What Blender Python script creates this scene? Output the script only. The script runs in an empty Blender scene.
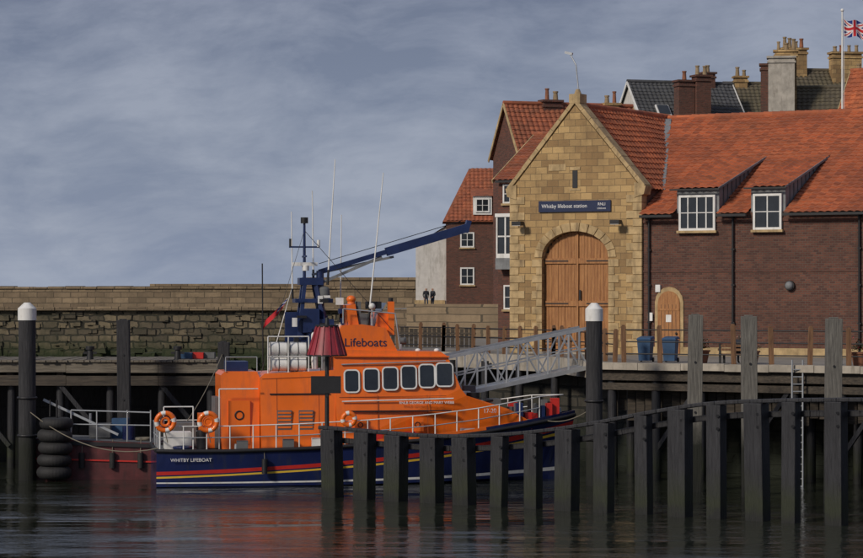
import bpy, bmesh, math, random
from mathutils import Vector, Matrix
random.seed(7)
R=math.radians
S=bpy.context.scene
COL=S.collection

# ------------------------------------------------------------------ materials
def newmat(name):
    m=bpy.data.materials.new(name); m.use_nodes=True
    nt=m.node_tree; b=nt.nodes['Principled BSDF']
    return m,nt,b
def N(nt,t,**k):
    n=nt.nodes.new(t)
    for a,v in k.items(): setattr(n,a,v)
    return n
def L(nt,a,b): nt.links.new(a,b)
def c4(c): return (c[0],c[1],c[2],1)
def mixc(nt,fac,a,b,blend='MIX'):
    m=N(nt,'ShaderNodeMix',data_type='RGBA',blend_type=blend)
    for sock,val in ((m.inputs[0],fac),(m.inputs[6],a),(m.inputs[7],b)):
        if isinstance(val,(int,float)): sock.default_value=val
        elif isinstance(val,tuple): sock.default_value=c4(val)
        else: L(nt,val,sock)
    return m.outputs[2]
def ramp(nt,src,p0,p1):
    r=N(nt,'ShaderNodeMapRange'); r.inputs[1].default_value=p0; r.inputs[2].default_value=p1
    L(nt,src,r.inputs[0]); return r.outputs[0]
def noise(nt,vec,scale,detail=4,rough=.6):
    n=N(nt,'ShaderNodeTexNoise'); n.inputs['Scale'].default_value=scale
    n.inputs['Detail'].default_value=detail; n.inputs['Roughness'].default_value=rough
    L(nt,vec,n.inputs['Vector']); return n.outputs[0]
def objvec(nt): return N(nt,'ShaderNodeTexCoord').outputs['Object']
def scl(nt,v,s):
    m=N(nt,'ShaderNodeVectorMath',operation='MULTIPLY'); L(nt,v,m.inputs[0]); m.inputs[1].default_value=s
    return m.outputs[0]
def bump(nt,b,h,st=.5,dist=.05):
    n=N(nt,'ShaderNodeBump'); n.inputs['Strength'].default_value=st; n.inputs['Distance'].default_value=dist
    L(nt,h,n.inputs['Height']); L(nt,n.outputs[0],b.inputs['Normal'])
def plain(name,col,rough=.6,metal=0,var=.25,scale=2.0,bst=.15,coat=0,dirt=None):
    m,nt,b=newmat(name); v=objvec(nt)
    n=noise(nt,v,scale,5); f=ramp(nt,n,.3,.7)
    d=tuple(x*(1-var) for x in col); l=tuple(min(1,x*(1+var*.5)) for x in col)
    c=mixc(nt,f,d,l)
    if dirt:
        n2=noise(nt,scl(nt,v,(1.6,1.6,.35)),2.2,5); c=mixc(nt,ramp(nt,n2,.52,.8),c,dirt)
    L(nt,c,b.inputs['Base Color'])
    b.inputs['Roughness'].default_value=rough; b.inputs['Metallic'].default_value=metal
    if coat: b.inputs['Coat Weight'].default_value=coat
    if bst:
        bump(nt,b,noise(nt,v,scale*6,3),bst,.02)
    return m
def brickvec(nt,v):
    s=N(nt,'ShaderNodeSeparateXYZ'); L(nt,v,s.inputs[0])
    a=N(nt,'ShaderNodeMath',operation='ADD'); L(nt,s.outputs[0],a.inputs[0]); L(nt,s.outputs[1],a.inputs[1])
    c=N(nt,'ShaderNodeCombineXYZ'); L(nt,a.outputs[0],c.inputs[0]); L(nt,s.outputs[2],c.inputs[1])
    return c.outputs[0],s.outputs[2]
def scalar(nt,s,k):
    m=N(nt,'ShaderNodeMath',operation='MULTIPLY'); L(nt,s,m.inputs[0]); m.inputs[1].default_value=k; return m.outputs[0]
def masonry(name,c1,c2,mortar,bw,rh,ms=.012,stain=(.05,.045,.04),stf=.5,weed=None,warp=0,bst=.6):
    m,nt,b=newmat(name); v=objvec(nt); bv,z=brickvec(nt,v)
    if warp:
        nn=N(nt,'ShaderNodeTexNoise'); nn.inputs['Scale'].default_value=1.2; L(nt,bv,nn.inputs['Vector'])
        sb=N(nt,'ShaderNodeVectorMath',operation='SUBTRACT'); L(nt,nn.outputs[1],sb.inputs[0]); sb.inputs[1].default_value=(.5,.5,.5)
        mu=scl(nt,sb.outputs[0],(warp,warp,0)); ad=N(nt,'ShaderNodeVectorMath',operation='ADD'); L(nt,bv,ad.inputs[0]); L(nt,mu,ad.inputs[1]); bv2=ad.outputs[0]
    else: bv2=bv
    t=N(nt,'ShaderNodeTexBrick'); L(nt,bv2,t.inputs['Vector'])
    t.inputs['Color1'].default_value=c4(c1); t.inputs['Color2'].default_value=c4(c2); t.inputs['Mortar'].default_value=c4(mortar)
    t.inputs['Scale'].default_value=1; t.inputs['Brick Width'].default_value=bw; t.inputs['Row Height'].default_value=rh
    t.inputs['Mortar Size'].default_value=ms; t.inputs['Mortar Smooth'].default_value=.3; t.inputs['Bias'].default_value=0
    c=t.outputs[0]
    n=noise(nt,v,.55,7,.7); c=mixc(nt,scalar(nt,ramp(nt,n,.42,.75),stf),c,stain)
    n3=noise(nt,v,5,4); c=mixc(nt,scalar(nt,n3,.35),c,(.5,.5,.5),'OVERLAY')
    n4=noise(nt,scl(nt,v,(1.5,1.5,.25)),1.4,5); c=mixc(nt,scalar(nt,ramp(nt,n4,.55,.8),stf*.8),c,stain)
    if weed:
        nz=noise(nt,v,.8,5); a=N(nt,'ShaderNodeMath',operation='MULTIPLY_ADD'); L(nt,nz,a.inputs[0]); a.inputs[1].default_value=2.0; L(nt,z,a.inputs[2])
        c=mixc(nt,ramp(nt,a.outputs[0],weed[1]+1.6,weed[1]),c,weed[0])
    L(nt,c,b.inputs['Base Color']); b.inputs['Roughness'].default_value=.9
    h=N(nt,'ShaderNodeMath',operation='SUBTRACT'); L(nt,noise(nt,v,7,3),h.inputs[0]); L(nt,t.outputs['Fac'],h.inputs[1])
    bump(nt,b,h.outputs[0],bst,.03)
    return m
def timber(name,col,dark,weedz=None,horiz=False,rough=.85,weedc=(.012,.014,.009)):
    m,nt,b=newmat(name); v=objvec(nt)
    n=noise(nt,scl(nt,v,(.5,6,6) if horiz else (7,7,.5)),2.0,6,.7)
    c=mixc(nt,ramp(nt,n,.35,.68),dark,col)
    n2=noise(nt,v,.7,4); c=mixc(nt,scalar(nt,ramp(nt,n2,.45,.75),.5),c,dark)
    if weedz is not None:
        s=N(nt,'ShaderNodeSeparateXYZ'); L(nt,v,s.inputs[0])
        a=N(nt,'ShaderNodeMath',operation='MULTIPLY_ADD'); L(nt,noise(nt,v,1.7,5),a.inputs[0]); a.inputs[1].default_value=1.4; L(nt,s.outputs[2],a.inputs[2])
        c=mixc(nt,ramp(nt,a.outputs[0],weedz+1.1,weedz),c,weedc)
        c=mixc(nt,ramp(nt,a.outputs[0],1.25,.8),c,(.008,.009,.008))
    L(nt,c,b.inputs['Base Color']); b.inputs['Roughness'].default_value=rough
    bump(nt,b,n,.8,.05); return m
def pantile(name,col,dark,moss=(.06,.06,.03),mf=.3):
    m,nt,b=newmat(name); v=objvec(nt)
    sn=N(nt,'ShaderNodeVectorMath',operation='SNAP'); L(nt,v,sn.inputs[0]); sn.inputs[1].default_value=(.36,.36,.17)
    w=N(nt,'ShaderNodeTexWhiteNoise'); L(nt,sn.outputs[0],w.inputs[0])
    c=mixc(nt,w.outputs[0],dark,col)
    c=mixc(nt,.3,c,col)
    n=noise(nt,v,.5,6,.7); c=mixc(nt,scalar(nt,ramp(nt,n,.42,.75),mf),c,moss)
    n=noise(nt,v,3,6,.7); c=mixc(nt,scalar(nt,ramp(nt,n,.5,.8),mf),c,dark)
    n=noise(nt,v,.25,3,.5); c=mixc(nt,scalar(nt,ramp(nt,n,.45,.65),.35),c,dark)
    L(nt,c,b.inputs['Base Color']); b.inputs['Roughness'].default_value=.85
    return m

STONE=masonry('sandstone',(.56,.38,.17),(.29,.18,.08),(.21,.15,.08),.62,.33,.014,stain=(.12,.08,.045),stf=.6,warp=.05)
STONE_T=plain('sandstone_dressed',(.49,.355,.185),.9,var=.45,scale=1.6,bst=.5,dirt=(.16,.11,.065))
BRICK=masonry('red_brown_brick',(.165,.066,.043),(.08,.034,.027),(.13,.095,.075),.27,.105,.014,stain=(.045,.025,.02),stf=.6)
BRICK2=masonry('dark_brick',(.17,.06,.04),(.095,.037,.027),(.10,.075,.06),.27,.11,.014,stf=.5)
PIERS=masonry('pier_stone_upper',(.34,.255,.16),(.19,.14,.09),(.08,.065,.045),1.5,.5,.03,stain=(.11,.085,.055),stf=.85,warp=.18)
PIERL=masonry('pier_stone_lower',(.23,.185,.115),(.075,.062,.045),(.025,.023,.017),1.2,.6,.08,stain=(.04,.04,.024),stf=1,weed=((.024,.035,.011),3.5),warp=.45,bst=1)
QWALL=masonry('quay_wall_stone',(.085,.075,.058),(.035,.032,.027),(.015,.015,.013),1.1,.5,.06,stain=(.015,.017,.012),stf=1,weed=((.010,.014,.007),2.2),warp=.3,bst=1)
PAN=pantile('pantile_orange',(.52,.145,.055),(.21,.058,.03),mf=.38)
PAN2=pantile('pantile_old',(.40,.12,.055),(.17,.055,.032),mf=.5)
SLATE=pantile('slate',(.085,.088,.095),(.045,.047,.052),mf=.3)
SLATEM=pantile('mossy_slate',(.12,.10,.065),(.06,.052,.04),moss=(.12,.105,.05),mf=.7)
WHITE=plain('white_paint',(.75,.75,.73),.5,var=.12,dirt=(.45,.44,.40))
RENDERW=plain('white_render',(.60,.58,.55),.85,var=.15,dirt=(.33,.31,.27))
RENDERG=plain('weathered_render',(.42,.39,.34),.9,var=.3,dirt=(.18,.16,.13))
GLASS=plain('window_glass',(.02,.025,.03),.08,var=.3,bst=0)
GLASS.node_tree.nodes['Principled BSDF'].inputs['Specular IOR Level'].default_value=.8
BLACK=plain('black_iron',(.015,.015,.017),.5)
LEAD=plain('lead_flashing',(.21,.22,.23),.7,var=.3,dirt=(.12,.12,.12))
WOODD=timber('varnished_oak',(.50,.24,.085),(.26,.105,.035),rough=.55)
NAVY=plain('navy_sign',(.012,.022,.07),.4,var=.1)
TERRA=plain('terracotta',(.27,.11,.06),.85,var=.4)
POTB=plain('buff_pot',(.30,.22,.13),.85,var=.4)
PILE=timber('harbour_timber',(.05,.05,.054),(.016,.016,.019),2.0)
PILED=timber('wet_black_timber',(.033,.034,.040),(.008,.008,.011),1.3,rough=.55,weedc=(.017,.022,.008))
PILEG=timber('grey_weathered_timber',(.22,.21,.185),(.085,.08,.072),2.6)
DECKT=timber('wharf_decking',(.24,.21,.165),(.11,.095,.075),horiz=True)
FASC=timber('wharf_beam',(.10,.08,.06),(.035,.03,.025),horiz=True)
CONC=plain('quay_concrete',(.40,.36,.30),.9,var=.35,scale=1.2,bst=.5,dirt=(.17,.15,.12))
PAVE=plain('quay_paving',(.24,.22,.19),.9,var=.25,scale=1)
RAILW=timber('brown_rail_post',(.27,.145,.07),(.11,.055,.03))
ALU=plain('galvanised_steel',(.45,.47,.49),.45,.5,var=.2)
ORANGE=plain('orange_hull_paint',(.86,.165,.010),.38,var=.13,scale=.8,bst=.02,coat=.25,dirt=(.58,.125,.03))
BLUE=plain('navy_hull_paint',(.012,.02,.085),.25,var=.25,scale=.8,bst=.03,coat=.3,dirt=(.03,.035,.055))
DBLUE=plain('dark_blue_gear',(.014,.028,.10),.35,var=.3)
RED=plain('red_paint',(.55,.03,.022),.4,var=.15)
YEL=plain('yellow_paint',(.78,.50,.05),.4,var=.1)
DGREY=plain('grey_nonslip',(.12,.125,.13),.8)
SEAM=plain('panel_seam',(.30,.06,.01),.7)
MAROON=plain('maroon_paint',(.10,.022,.024),.5,var=.4,dirt=(.03,.015,.015))
CANRED=plain('beacon_red',(.30,.03,.045),.5,var=.25,dirt=(.16,.03,.035))
RUB=plain('tyre_rubber',(.018,.018,.019),.75,var=.4,bst=.5)
BINB=plain('blue_plastic',(.03,.08,.17),.5)
LEAF=plain('foliage',(.05,.09,.03),.8,var=.6,scale=14)
SKIN=plain('skin',(.45,.27,.19),.6,var=.05,bst=0)
HAIR=plain('hair',(.05,.03,.02),.8)
JACK=plain('dark_jacket',(.02,.022,.03),.8)
JEAN=plain('jeans',(.03,.045,.08),.85)
TXTW=plain('lettering_white',(.75,.75,.75),.5,var=.05,bst=0)
ROPE=plain('rope',(.19,.17,.13),.9)
GRASS=plain('hill_grass',(.06,.075,.03),.9,var=.5,scale=.3)

# ------------------------------------------------------------------ builder
class Part:
    def __init__(s): s.v=[];s.f=[];s.m=[];s.mats=[];s.smooth=[]
    def mi(s,m):
        if m not in s.mats: s.mats.append(m)
        return s.mats.index(m)
    def add(s,vs,fs,m,sm=False):
        o=len(s.v); s.v+= [tuple(x) for x in vs]; k=s.mi(m)
        for f in fs: s.f.append([i+o for i in f]); s.m.append(k); s.smooth.append(sm)
    def box(s,x0,x1,y0,y1,z0,z1,m):
        v=[(x,y,z) for x in (x0,x1) for y in (y0,y1) for z in (z0,z1)]
        s.add(v,[(0,1,3,2),(4,6,7,5),(0,4,5,1),(2,3,7,6),(0,2,6,4),(1,5,7,3)],m)
    def beam(s,p,q,w,h,m,up=(0,0,1)):
        p=Vector(p);q=Vector(q);d=(q-p).normalized();u=Vector(up)
        if abs(d.dot(u.normalized()))>.98: u=Vector((0,1,0))
        a=d.cross(u).normalized()*w/2; b=a.cross(d).normalized()*h/2
        v=[p-a-b,p+a-b,p+a+b,p-a+b,q-a-b,q+a-b,q+a+b,q-a+b]
        s.add(v,[(3,2,1,0),(4,5,6,7),(0,1,5,4),(1,2,6,5),(2,3,7,6),(3,0,4,7)],m)
    def cyl(s,p,q,r1,r2,m,n=10,cap=True):
        p=Vector(p);q=Vector(q);d=(q-p).normalized();u=Vector((0,0,1)) if abs(d.z)<.95 else Vector((1,0,0))
        a=d.cross(u).normalized();b=a.cross(d)
        v=[];
        for c,r in ((p,r1),(q,r2)):
            for i in range(n):
                t=2*math.pi*i/n; v.append(c+a*math.cos(t)*r+b*math.sin(t)*r)
        s.add(v,[(i,(i+1)%n,n+(i+1)%n,n+i) for i in range(n)],m,True)
        if cap: s.add(v,[list(range(n))[::-1],list(range(n,2*n))],m)
    def tube(s,pts,r,m,n=6):
        for a,b in zip(pts[:-1],pts[1:]): s.cyl(a,b,r,r,m,n,False)
    def torus(s,c,ax,R_,r,m,m2=None,n=28,k=10):
        c=Vector(c);d=Vector(ax).normalized();u=Vector((0,0,1)) if abs(d.z)<.95 else Vector((1,0,0))
        a=d.cross(u).normalized();b=a.cross(d);v=[]
        for i in range(n):
            t=2*math.pi*i/n;e=a*math.cos(t)+b*math.sin(t)
            for j in range(k):
                q=2*math.pi*j/k; v.append(c+e*(R_+r*math.cos(q))+d*r*math.sin(q))
        for i in range(n):
            mm=m2 if (m2 and (i%(n//4))<2) else m
            s.add([v[i*k+j] for j in range(k)]+[v[((i+1)%n)*k+j] for j in range(k)],[(j,(j+1)%k,k+(j+1)%k,k+j) for j in range(k)],mm,True)
    def ball(s,c,r,m,sz=1,n=12,k=8):
        v=[];c=Vector(c)
        for j in range(k+1):
            ph=math.pi*j/k-math.pi/2
            for i in range(n):
                t=2*math.pi*i/n; v.append(c+Vector((math.cos(t)*math.cos(ph)*r,math.sin(t)*math.cos(ph)*r,math.sin(ph)*r*sz)))
        s.add(v,[(j*n+i,j*n+(i+1)%n,(j+1)*n+(i+1)%n,(j+1)*n+i) for j in range(k) for i in range(n)],m,True)
    def poly(s,pts,m): s.add(pts,[list(range(len(pts)))],m)
    def prism_y(s,xz,y0,y1,m):
        n=len(xz); v=[(x,y0,z) for x,z in xz]+[(x,y1,z) for x,z in xz]
        s.add(v,[list(range(n)),list(range(n,2*n))[::-1]]+[(i,n+i,n+(i+1)%n,(i+1)%n) for i in range(n)],m)
    def prism_z(s,xy,z0,z1,m,mtop=None):
        n=len(xy); v=[(x,y,z0) for x,y in xy]+[(x,y,z1) for x,y in xy]
        s.add(v,[list(range(n))[::-1]]+[(i,(i+1)%n,n+(i+1)%n,n+i) for i in range(n)],m)
        s.add(v[n:],[list(range(n))],mtop or m)
    def tiles(s,O,U,Ln,Sd,Sl,m,tw=.36,th=.38,skip=None,amp=.055,coarse=False):
        O=Vector(O);U=Vector(U).normalized();Sd=Vector(Sd).normalized();Nn=U.cross(Sd).normalized()
        if Nn.z<0: Nn=-Nn
        sub=4 if not coarse else 2
        nu=max(2,int(Ln/tw*sub)); nr=max(1,round(Sl/th)); du=Ln/nu; dr=Sl/nr
        prof=[0,.8,1,.5] if sub==4 else [0,1]
        v=[];idx={}
        for r in range(nr):
            for e in (0,1):
                for i in range(nu+1):
                    h=prof[i%sub]*amp+(amp*.8 if e==0 else 0)+random.uniform(-.006,.006)
                    sag=-.05*math.sin(i*du*.9)*math.sin((r+e)*dr*.5)
                    idx[(r,e,i)]=len(v); v.append(O+U*(i*du)+Sd*((r+e)*dr)+Nn*(h+sag))
        f=[]
        for r in range(nr):
            for i in range(nu):
                cx=(i+.5)*du; cs=(r+.5)*dr
                if skip and skip(cx,cs): continue
                f.append((idx[(r,0,i)],idx[(r,0,i+1)],idx[(r,1,i+1)],idx[(r,1,i)]))
                if r>0: f.append((idx[(r-1,1,i)],idx[(r-1,1,i+1)],idx[(r,0,i+1)],idx[(r,0,i)]))
        s.add(v,f,m)
class Asm:
    def __init__(s,name,loc=(0,0,0),rz=0,single=False):
        s.name=name; s.single=single; s.parts={}; s.loc=loc; s.rz=rz
        if not single:
            s.e=bpy.data.objects.new(name,None); s.e.empty_display_size=.3; COL.objects.link(s.e)
            s.e.location=loc; s.e.rotation_euler=(0,0,rz)
    def p(s,n='body'):
        if n not in s.parts: s.parts[n]=Part()
        return s.parts[n]
    def text(s,body,size,loc,mat,rot=(R(90),0,0),name='lettering',ext=.004,al='CENTER'):
        c=bpy.data.curves.new(name,'FONT'); c.body=body; c.size=size; c.extrude=ext; c.align_x=al; c.align_y='CENTER'
        o=bpy.data.objects.new(name,c); COL.objects.link(o); o.parent=s.e; o.location=loc; o.rotation_euler=rot
        c.materials.append(mat); return o
    def done(s,bev=0):
        out=None
        for n,p in s.parts.items():
            me=bpy.data.meshes.new(s.name if s.single else n); me.from_pydata(p.v,[],p.f)
            for m in p.mats: me.materials.append(m)
            me.polygons.foreach_set('material_index',p.m); me.polygons.foreach_set('use_smooth',p.smooth); me.update()
            o=bpy.data.objects.new(s.name if s.single else n,me); COL.objects.link(o)
            if s.single: o.location=s.loc;o.rotation_euler=(0,0,s.rz)
            else: o.parent=s.e
            if bev:
                b=o.modifiers.new('bevel','BEVEL'); b.width=bev; b.segments=2; b.limit_method='ANGLE'
            out=o
        return out
def window(p,x0,x1,z0,z1,y,cols=2,rows=2,fr=.09,m=None,sill=STONE_T):
    m=m or WHITE
    p.box(x0+.02,x1-.02,y-.02,y+.05,z0+.02,z1-.02,GLASS)
    p.box(x0,x0+fr,y-.08,y+.04,z0,z1,m); p.box(x1-fr,x1,y-.08,y+.04,z0,z1,m)
    p.box(x0+fr,x1-fr,y-.078,y+.04,z1-fr,z1,m); p.box(x0+fr,x1-fr,y-.078,y+.04,z0,z0+fr,m)
    for i in range(1,cols):
        x=x0+(x1-x0)*i/cols; p.box(x-.03,x+.03,y-.06,y+.03,z0+fr,z1-fr,m)
    for i in range(1,rows):
        z=z0+(z1-z0)*i/rows; p.box(x0+fr,x1-fr,y-.055,y+.03,z-.02,z+.02,m)
    if sill: p.box(x0-.08,x1+.08,y-.16,y+.03,z0-.12,z0-.003,sill)
def chimney(p,x,y,z0,z1,w,d,m,pots=3,potm=None):
    p.box(x-w/2,x+w/2,y-d/2,y+d/2,z0,z1,m)
    p.box(x-w/2-.08,x+w/2+.08,y-d/2-.08,y+d/2+.08,z1-.35,z1-.2,m)
    p.box(x-w/2-.12,x+w/2+.12,y-d/2-.12,y+d/2+.12,z1,z1+.15,m)
    for i in range(pots):
        px=x-w/2+w*(i+.5)/pots+random.uniform(-.05,.05)
        h=random.uniform(.35,.8); pm=random.choice([TERRA,POTB,POTB]); r=random.uniform(.13,.19)
        p.cyl((px,y,z1+.15),(px,y,z1+.15+h),r,r*.75,pm,10); p.cyl((px,y,z1+.12+h),(px,y,z1+.22+h),r,r,pm,10)

# ------------------------------------------------------------------ water
w=Asm('water',single=True); p=w.p()
m,nt,b=newmat('harbour_water'); v=objvec(nt)
b.inputs['Base Color'].default_value=(.018,.021,.014,1); b.inputs['Roughness'].default_value=.04
b.inputs['IOR'].default_value=1.33
n1=noise(nt,scl(nt,v,(.45,1.0,1)),.9,4,.55); n2=noise(nt,scl(nt,v,(1,1.7,1)),4.5,3,.5); n3=noise(nt,scl(nt,v,(.5,1,1)),.28,2,.5)
ad=N(nt,'ShaderNodeMath',operation='MULTIPLY_ADD'); L(nt,n2,ad.inputs[0]); ad.inputs[1].default_value=.22; L(nt,n1,ad.inputs[2])
pt=noise(nt,scl(nt,v,(.05,.16,1)),1,3); amp=N(nt,'ShaderNodeMath',operation='MULTIPLY'); L(nt,ad.outputs[0],amp.inputs[0]); L(nt,ramp(nt,pt,.35,.62),amp.inputs[1])
ad2=N(nt,'ShaderNodeMath',operation='MULTIPLY_ADD'); L(nt,n3,ad2.inputs[0]); ad2.inputs[1].default_value=1.1; L(nt,amp.outputs[0],ad2.inputs[2])
bump(nt,b,ad2.outputs[0],.6,.22)
p.poly([(-3000,-200,0),(3000,-200,0),(3000,6000,0),(-3000,6000,0)],m); w.done()
w=Asm('seabed',single=True); w.p().poly([(-3000,-200,-4),(3000,-200,-4),(3000,6000,-4),(-3000,6000,-4)],PAVE); w.done()

# ------------------------------------------------------------------ quay & ground
av=Vector((math.cos(R(-30)),math.sin(R(-30)),0)); bv_=Vector((.5,.866,0))
GZ=4.95
front0=Vector((7.2,112.1,0))
def fr(s,d=0): q=front0+av*s+bv_*d; return (q.x,q.y)
q=Asm('quay_ground'); p=q.p('paving')
outline=[fr(0,.3),fr(34,.3),(90,110),(90,420),(5,420),(-2,226),(-7,226),(-7,175),(-5.5,139),(0.5,133),(5.6,123.5)]
p.prism_z(outline,4.2,GZ,CONC,PAVE)
inset=[fr(1.0,4),fr(34,4),(89,112),(89,419),(6,419),(-1,225),(-6,225),(-6,176),(-4.5,140),(1.5,134.5),(6.6,125)]
p2=q.p('retaining_wall'); p2.prism_z(inset,-3,4.19,QWALL)
p3=q.p('deck_edge')
for i in range(17):
    a=Vector((*fr(i*2.0+.01),0)); c=Vector((*fr(i*2.0+1.99),0)); o=random.uniform(-.02,.02)
    p3.beam((a.x,a.y,GZ-.12+o),(c.x,c.y,GZ-.12+o),.6,.3,CONC)
a=fr(0,.12);c=fr(34,.12); p3.beam((*a,GZ-.52),(*c,GZ-.52),.3,.42,FASC)
a=fr(0,.22);c=fr(34,.22); p3.beam((*a,GZ-1.0),(*c,GZ-1.0),.3,.3,FASC)
p4=q.p('quay_piles')
for i in range(16):
    for d in (.3,2.2):
        x,y=fr(i*2.1+.5,d); p4.cyl((x+random.uniform(-.1,.1),y,-3),(x,y,4.2),.22,.2,PILED,10)
    x,y=fr(i*2.1+.5,.25);x2,y2=fr(i*2.1+2.4,.25)
    if i%2: p4.beam((x,y,1.2),(x2,y2,3.9),.18,.18,PILED)
for i in range(56):
    x,y=fr(i*.42+.3,.9); p4.box(x-.17,x+.17,y-.04,y+.04,random.uniform(2.4,2.9),4.19,FASC)
for t in range(8):
    u=t/7; x=-5.5+u*11.4;y=139-u*14.6
    p4.cyl((x,y-.3,-3),(x,y-.3,4.6),.22,.2,PILED)
q.done()
a=Asm('quay_ladder',single=True); p=a.p(); x,y=fr(9.3,-.35)
for s_ in (-.22,.22): p.cyl((x+s_,y,-1),(x+s_,y,5.2),.04,.04,ALU,6)
for i in range(17): p.cyl((x-.22,y,.3*i),(x+.22,y,.3*i),.025,.025,ALU,5)
a.done()

# left timber wharf
q=Asm('timber_wharf'); p=q.p('decking')
x0,x1,y0,y1=-46,-9.6,118,124
for i in range(int((x1-x0)/.25)):
    a=x0+i*.25; p.box(a+.01,a+.24,y0-.15+random.uniform(-.06,.06),y1,4.82,4.92+random.uniform(-.015,.015),DECKT)
p=q.p('beams')
x=x0
while x<x1:
    e=min(x+4.2,x1); o=random.uniform(-.03,.03); p.box(x+.01,e-.01,y0+o,y0+.3,4.35+o,4.81,DECKT); p.box(x+.01,e-.01,y0+.05+o,y0+.3,3.75,4.2+o,FASC); x+=4.2
for yy in (y0+2.5,y1-.4): p.box(x0,x1,yy,yy+.3,4.35,4.81,FASC)
p=q.p('piles')
for i in range(16):
    x=x1-.4-i*2.3
    for yy in (y0+.5,y0+3,y1-.3):
        p.cyl((x,yy,-3),(x+random.uniform(-.08,.08),yy,4.34),.2,.19,PILED,10)
    p.box(x-.15,x+.15,y0+.3,y1,4.0,4.34,FASC)
    if i%2==0: p.beam((x,y0+.25,1),(x-2.3,y0+.25,3.8),.2,.2,PILED)
    for zz in (2.0,3.0): p.box(x-2.3,x,y1-.6,y1-.5,zz,zz+.5,PILED)
p.box(x0,x1,y1-.45,y1-.3,-2,4.3,PILED)  # added dark backing sheet, stands in for the shaded void under the deck
q.done()
def bollard(x,y,z):
    a=Asm('mooring_bollard',(x,y,z),single=True); p=a.p(); p.cyl((0,0,0),(0,0,.45),.16,.12,BLACK,12); p.cyl((0,0,.45),(0,0,.6),.2,.2,BLACK,12); p.beam((-.3,0,.3),(.3,0,.3),.1,.1,BLACK); a.done()
for x in (-15.6,-11.6,-18.5): bollard(x,118.8,4.92)
a=Asm('fish_crates',(-10.9,119.6,4.92),single=True); p=a.p()
for i,mm in enumerate((BINB,RED,DGREY)):
    ox=i*.5-.4; oy=i*.2
    p.box(ox-.3,ox+.3,oy-.25,oy+.25,0,.03,mm)
    for s_ in (-1,1):
        p.box(ox-.3,ox+.3,oy+s_*.25-.02,oy+s_*.25+.02,.03,.3,mm); p.box(ox+s_*.3-.02,ox+s_*.3+.02,oy-.23,oy+.23,.03,.3,mm)
a.done()

# ------------------------------------------------------------------ far pier
q=Asm('stone_pier_wall'); p=q.p('lower_wall')
prof=[(227.0,-3),(228,6.3),(227.8,6.3),(227.8,6.62),(233.4,6.62),(233.4,-3)]
xs=[-160,-4]
v=[(x,y,z) for x in xs for y,z in prof]; n=len(prof)
p.add(v,[list(range(n)),list(range(n,2*n))[::-1]]+[(i,n+i,n+(i+1)%n,(i+1)%n) for i in range(n)],PIERL)
for i in range(160):      # blocks standing proud of the worn face
    x=random.uniform(-48,-6); z=random.uniform(1.5,5.9); w_=random.uniform(.5,1.2); yy=227+(z+3)/9.3
    p.box(x,x+w_,yy-random.uniform(.05,.2),yy+.3,z,z+random.uniform(.35,.6),PIERL)
p=q.p('parapet'); p.box(-160,4,233.4,235,-3,8.3,PIERS); 
x=-160
while x<3: 
    wd=random.uniform(1.2,2.0); p.box(x+.02,min(x+wd-.02,4),233.3-random.uniform(0,.08),235.1,8.3,8.5+random.uniform(-.05,.05),PIERS); x+=wd
x=-160
while x<-4:
    wd=random.uniform(1.5,2.6); p.box(x+.02,x+wd-.02,227.55-random.uniform(0,.1),228.6,6.4,6.7+random.uniform(-.04,.04),PIERS); x+=wd
p=q.p('upper_wall'); p.box(-11.5,3,240,242,-3,9.1,PIERS); p.box(-11.5,3,239.9,242.1,9.1,9.35,PIERS)
p.box(-26,-11.6,240,242,-3,8.75,PIERS)
p=q.p('rubble')
for i in range(460):
    x=random.uniform(-75,-6); s_=random.uniform(.3,.95); y=226.6-random.uniform(0,3); z=random.uniform(-.2,3.4)*(y-223)/3.6
    c=Vector((x,y,z)); 
    vs=[c+Vector((dx*s_*random.uniform(.6,1.1),dy*s_*random.uniform(.6,1.1),dz*s_*random.uniform(.4,.8))) for dx in (-1,1) for dy in (-1,1) for dz in (-1,1)]
    p.add(vs,[(0,1,3,2),(4,6,7,5),(0,4,5,1),(2,3,7,6),(0,2,6,4),(1,5,7,3)],PIERL)
q.done()
a=Asm('terrace'); p=a.p('ground'); p.prism_z([(-4,211),(14,211),(14,232),(-4,232)],4,6.6,PIERS,PAVE); a.done()

# hill
a=Asm('hill',single=True); p=a.p()
nx,ny=30,24; vs=[]
for j in range(ny+1):
    for i in range(nx+1):
        X=2+i*7; Y=150+j*11
        t=min(1,max(0,(Y-160)/45)); t=t*t*(3-2*t); u=min(1,max(0,(X-4)/14))
        vs.append((X,Y,3+ t*u*14+random.uniform(-.2,.2)))
a.p().add(vs,[(j*(nx+1)+i,j*(nx+1)+i+1,(j+1)*(nx+1)+i+1,(j+1)*(nx+1)+i) for j in range(ny) for i in range(nx)],GRASS,True)
a.done()

# ------------------------------------------------------------------ lifeboat station
st=Asm('lifeboat_station',(7.07,128,0),R(-30))
p=st.p('stone_gable_wall')
hw=3.6; zs=13.05; za=17.2; dw=1.83; sp=9.7; ri=1.3
def archz(x,hw_=dw,sp_=sp,ri_=ri): return sp_+ri_*math.sqrt(max(0,1-(x/hw_)**2))
pts=[(-hw,4.9),(-dw,4.9)]
for i in range(17):
    t=math.pi-math.pi*i/16; pts.append((dw*math.cos(t),sp+ri*math.sin(t)))
pts+=[(dw,4.9),(hw,4.9),(hw,zs),(0,za),(-hw,zs)]
p.prism_y(pts,0,.6,STONE)
p=st.p('dressed_stone')
for i in range(13):
    t0=math.pi*(i/13)+.012; t1=math.pi*((i+1)/13)-.012
    o=[]
    for (rr,hh) in ((dw+.0,ri+.0),(dw+.42,ri+.42)):
        for t in ((t0,t1) if rr<dw+.1 else (t1,t0)): o.append((rr*math.cos(t),sp+hh*math.sin(t)))
    p.prism_y(o,-.045,.3,STONE_T)
z=4.95;k=0
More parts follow.
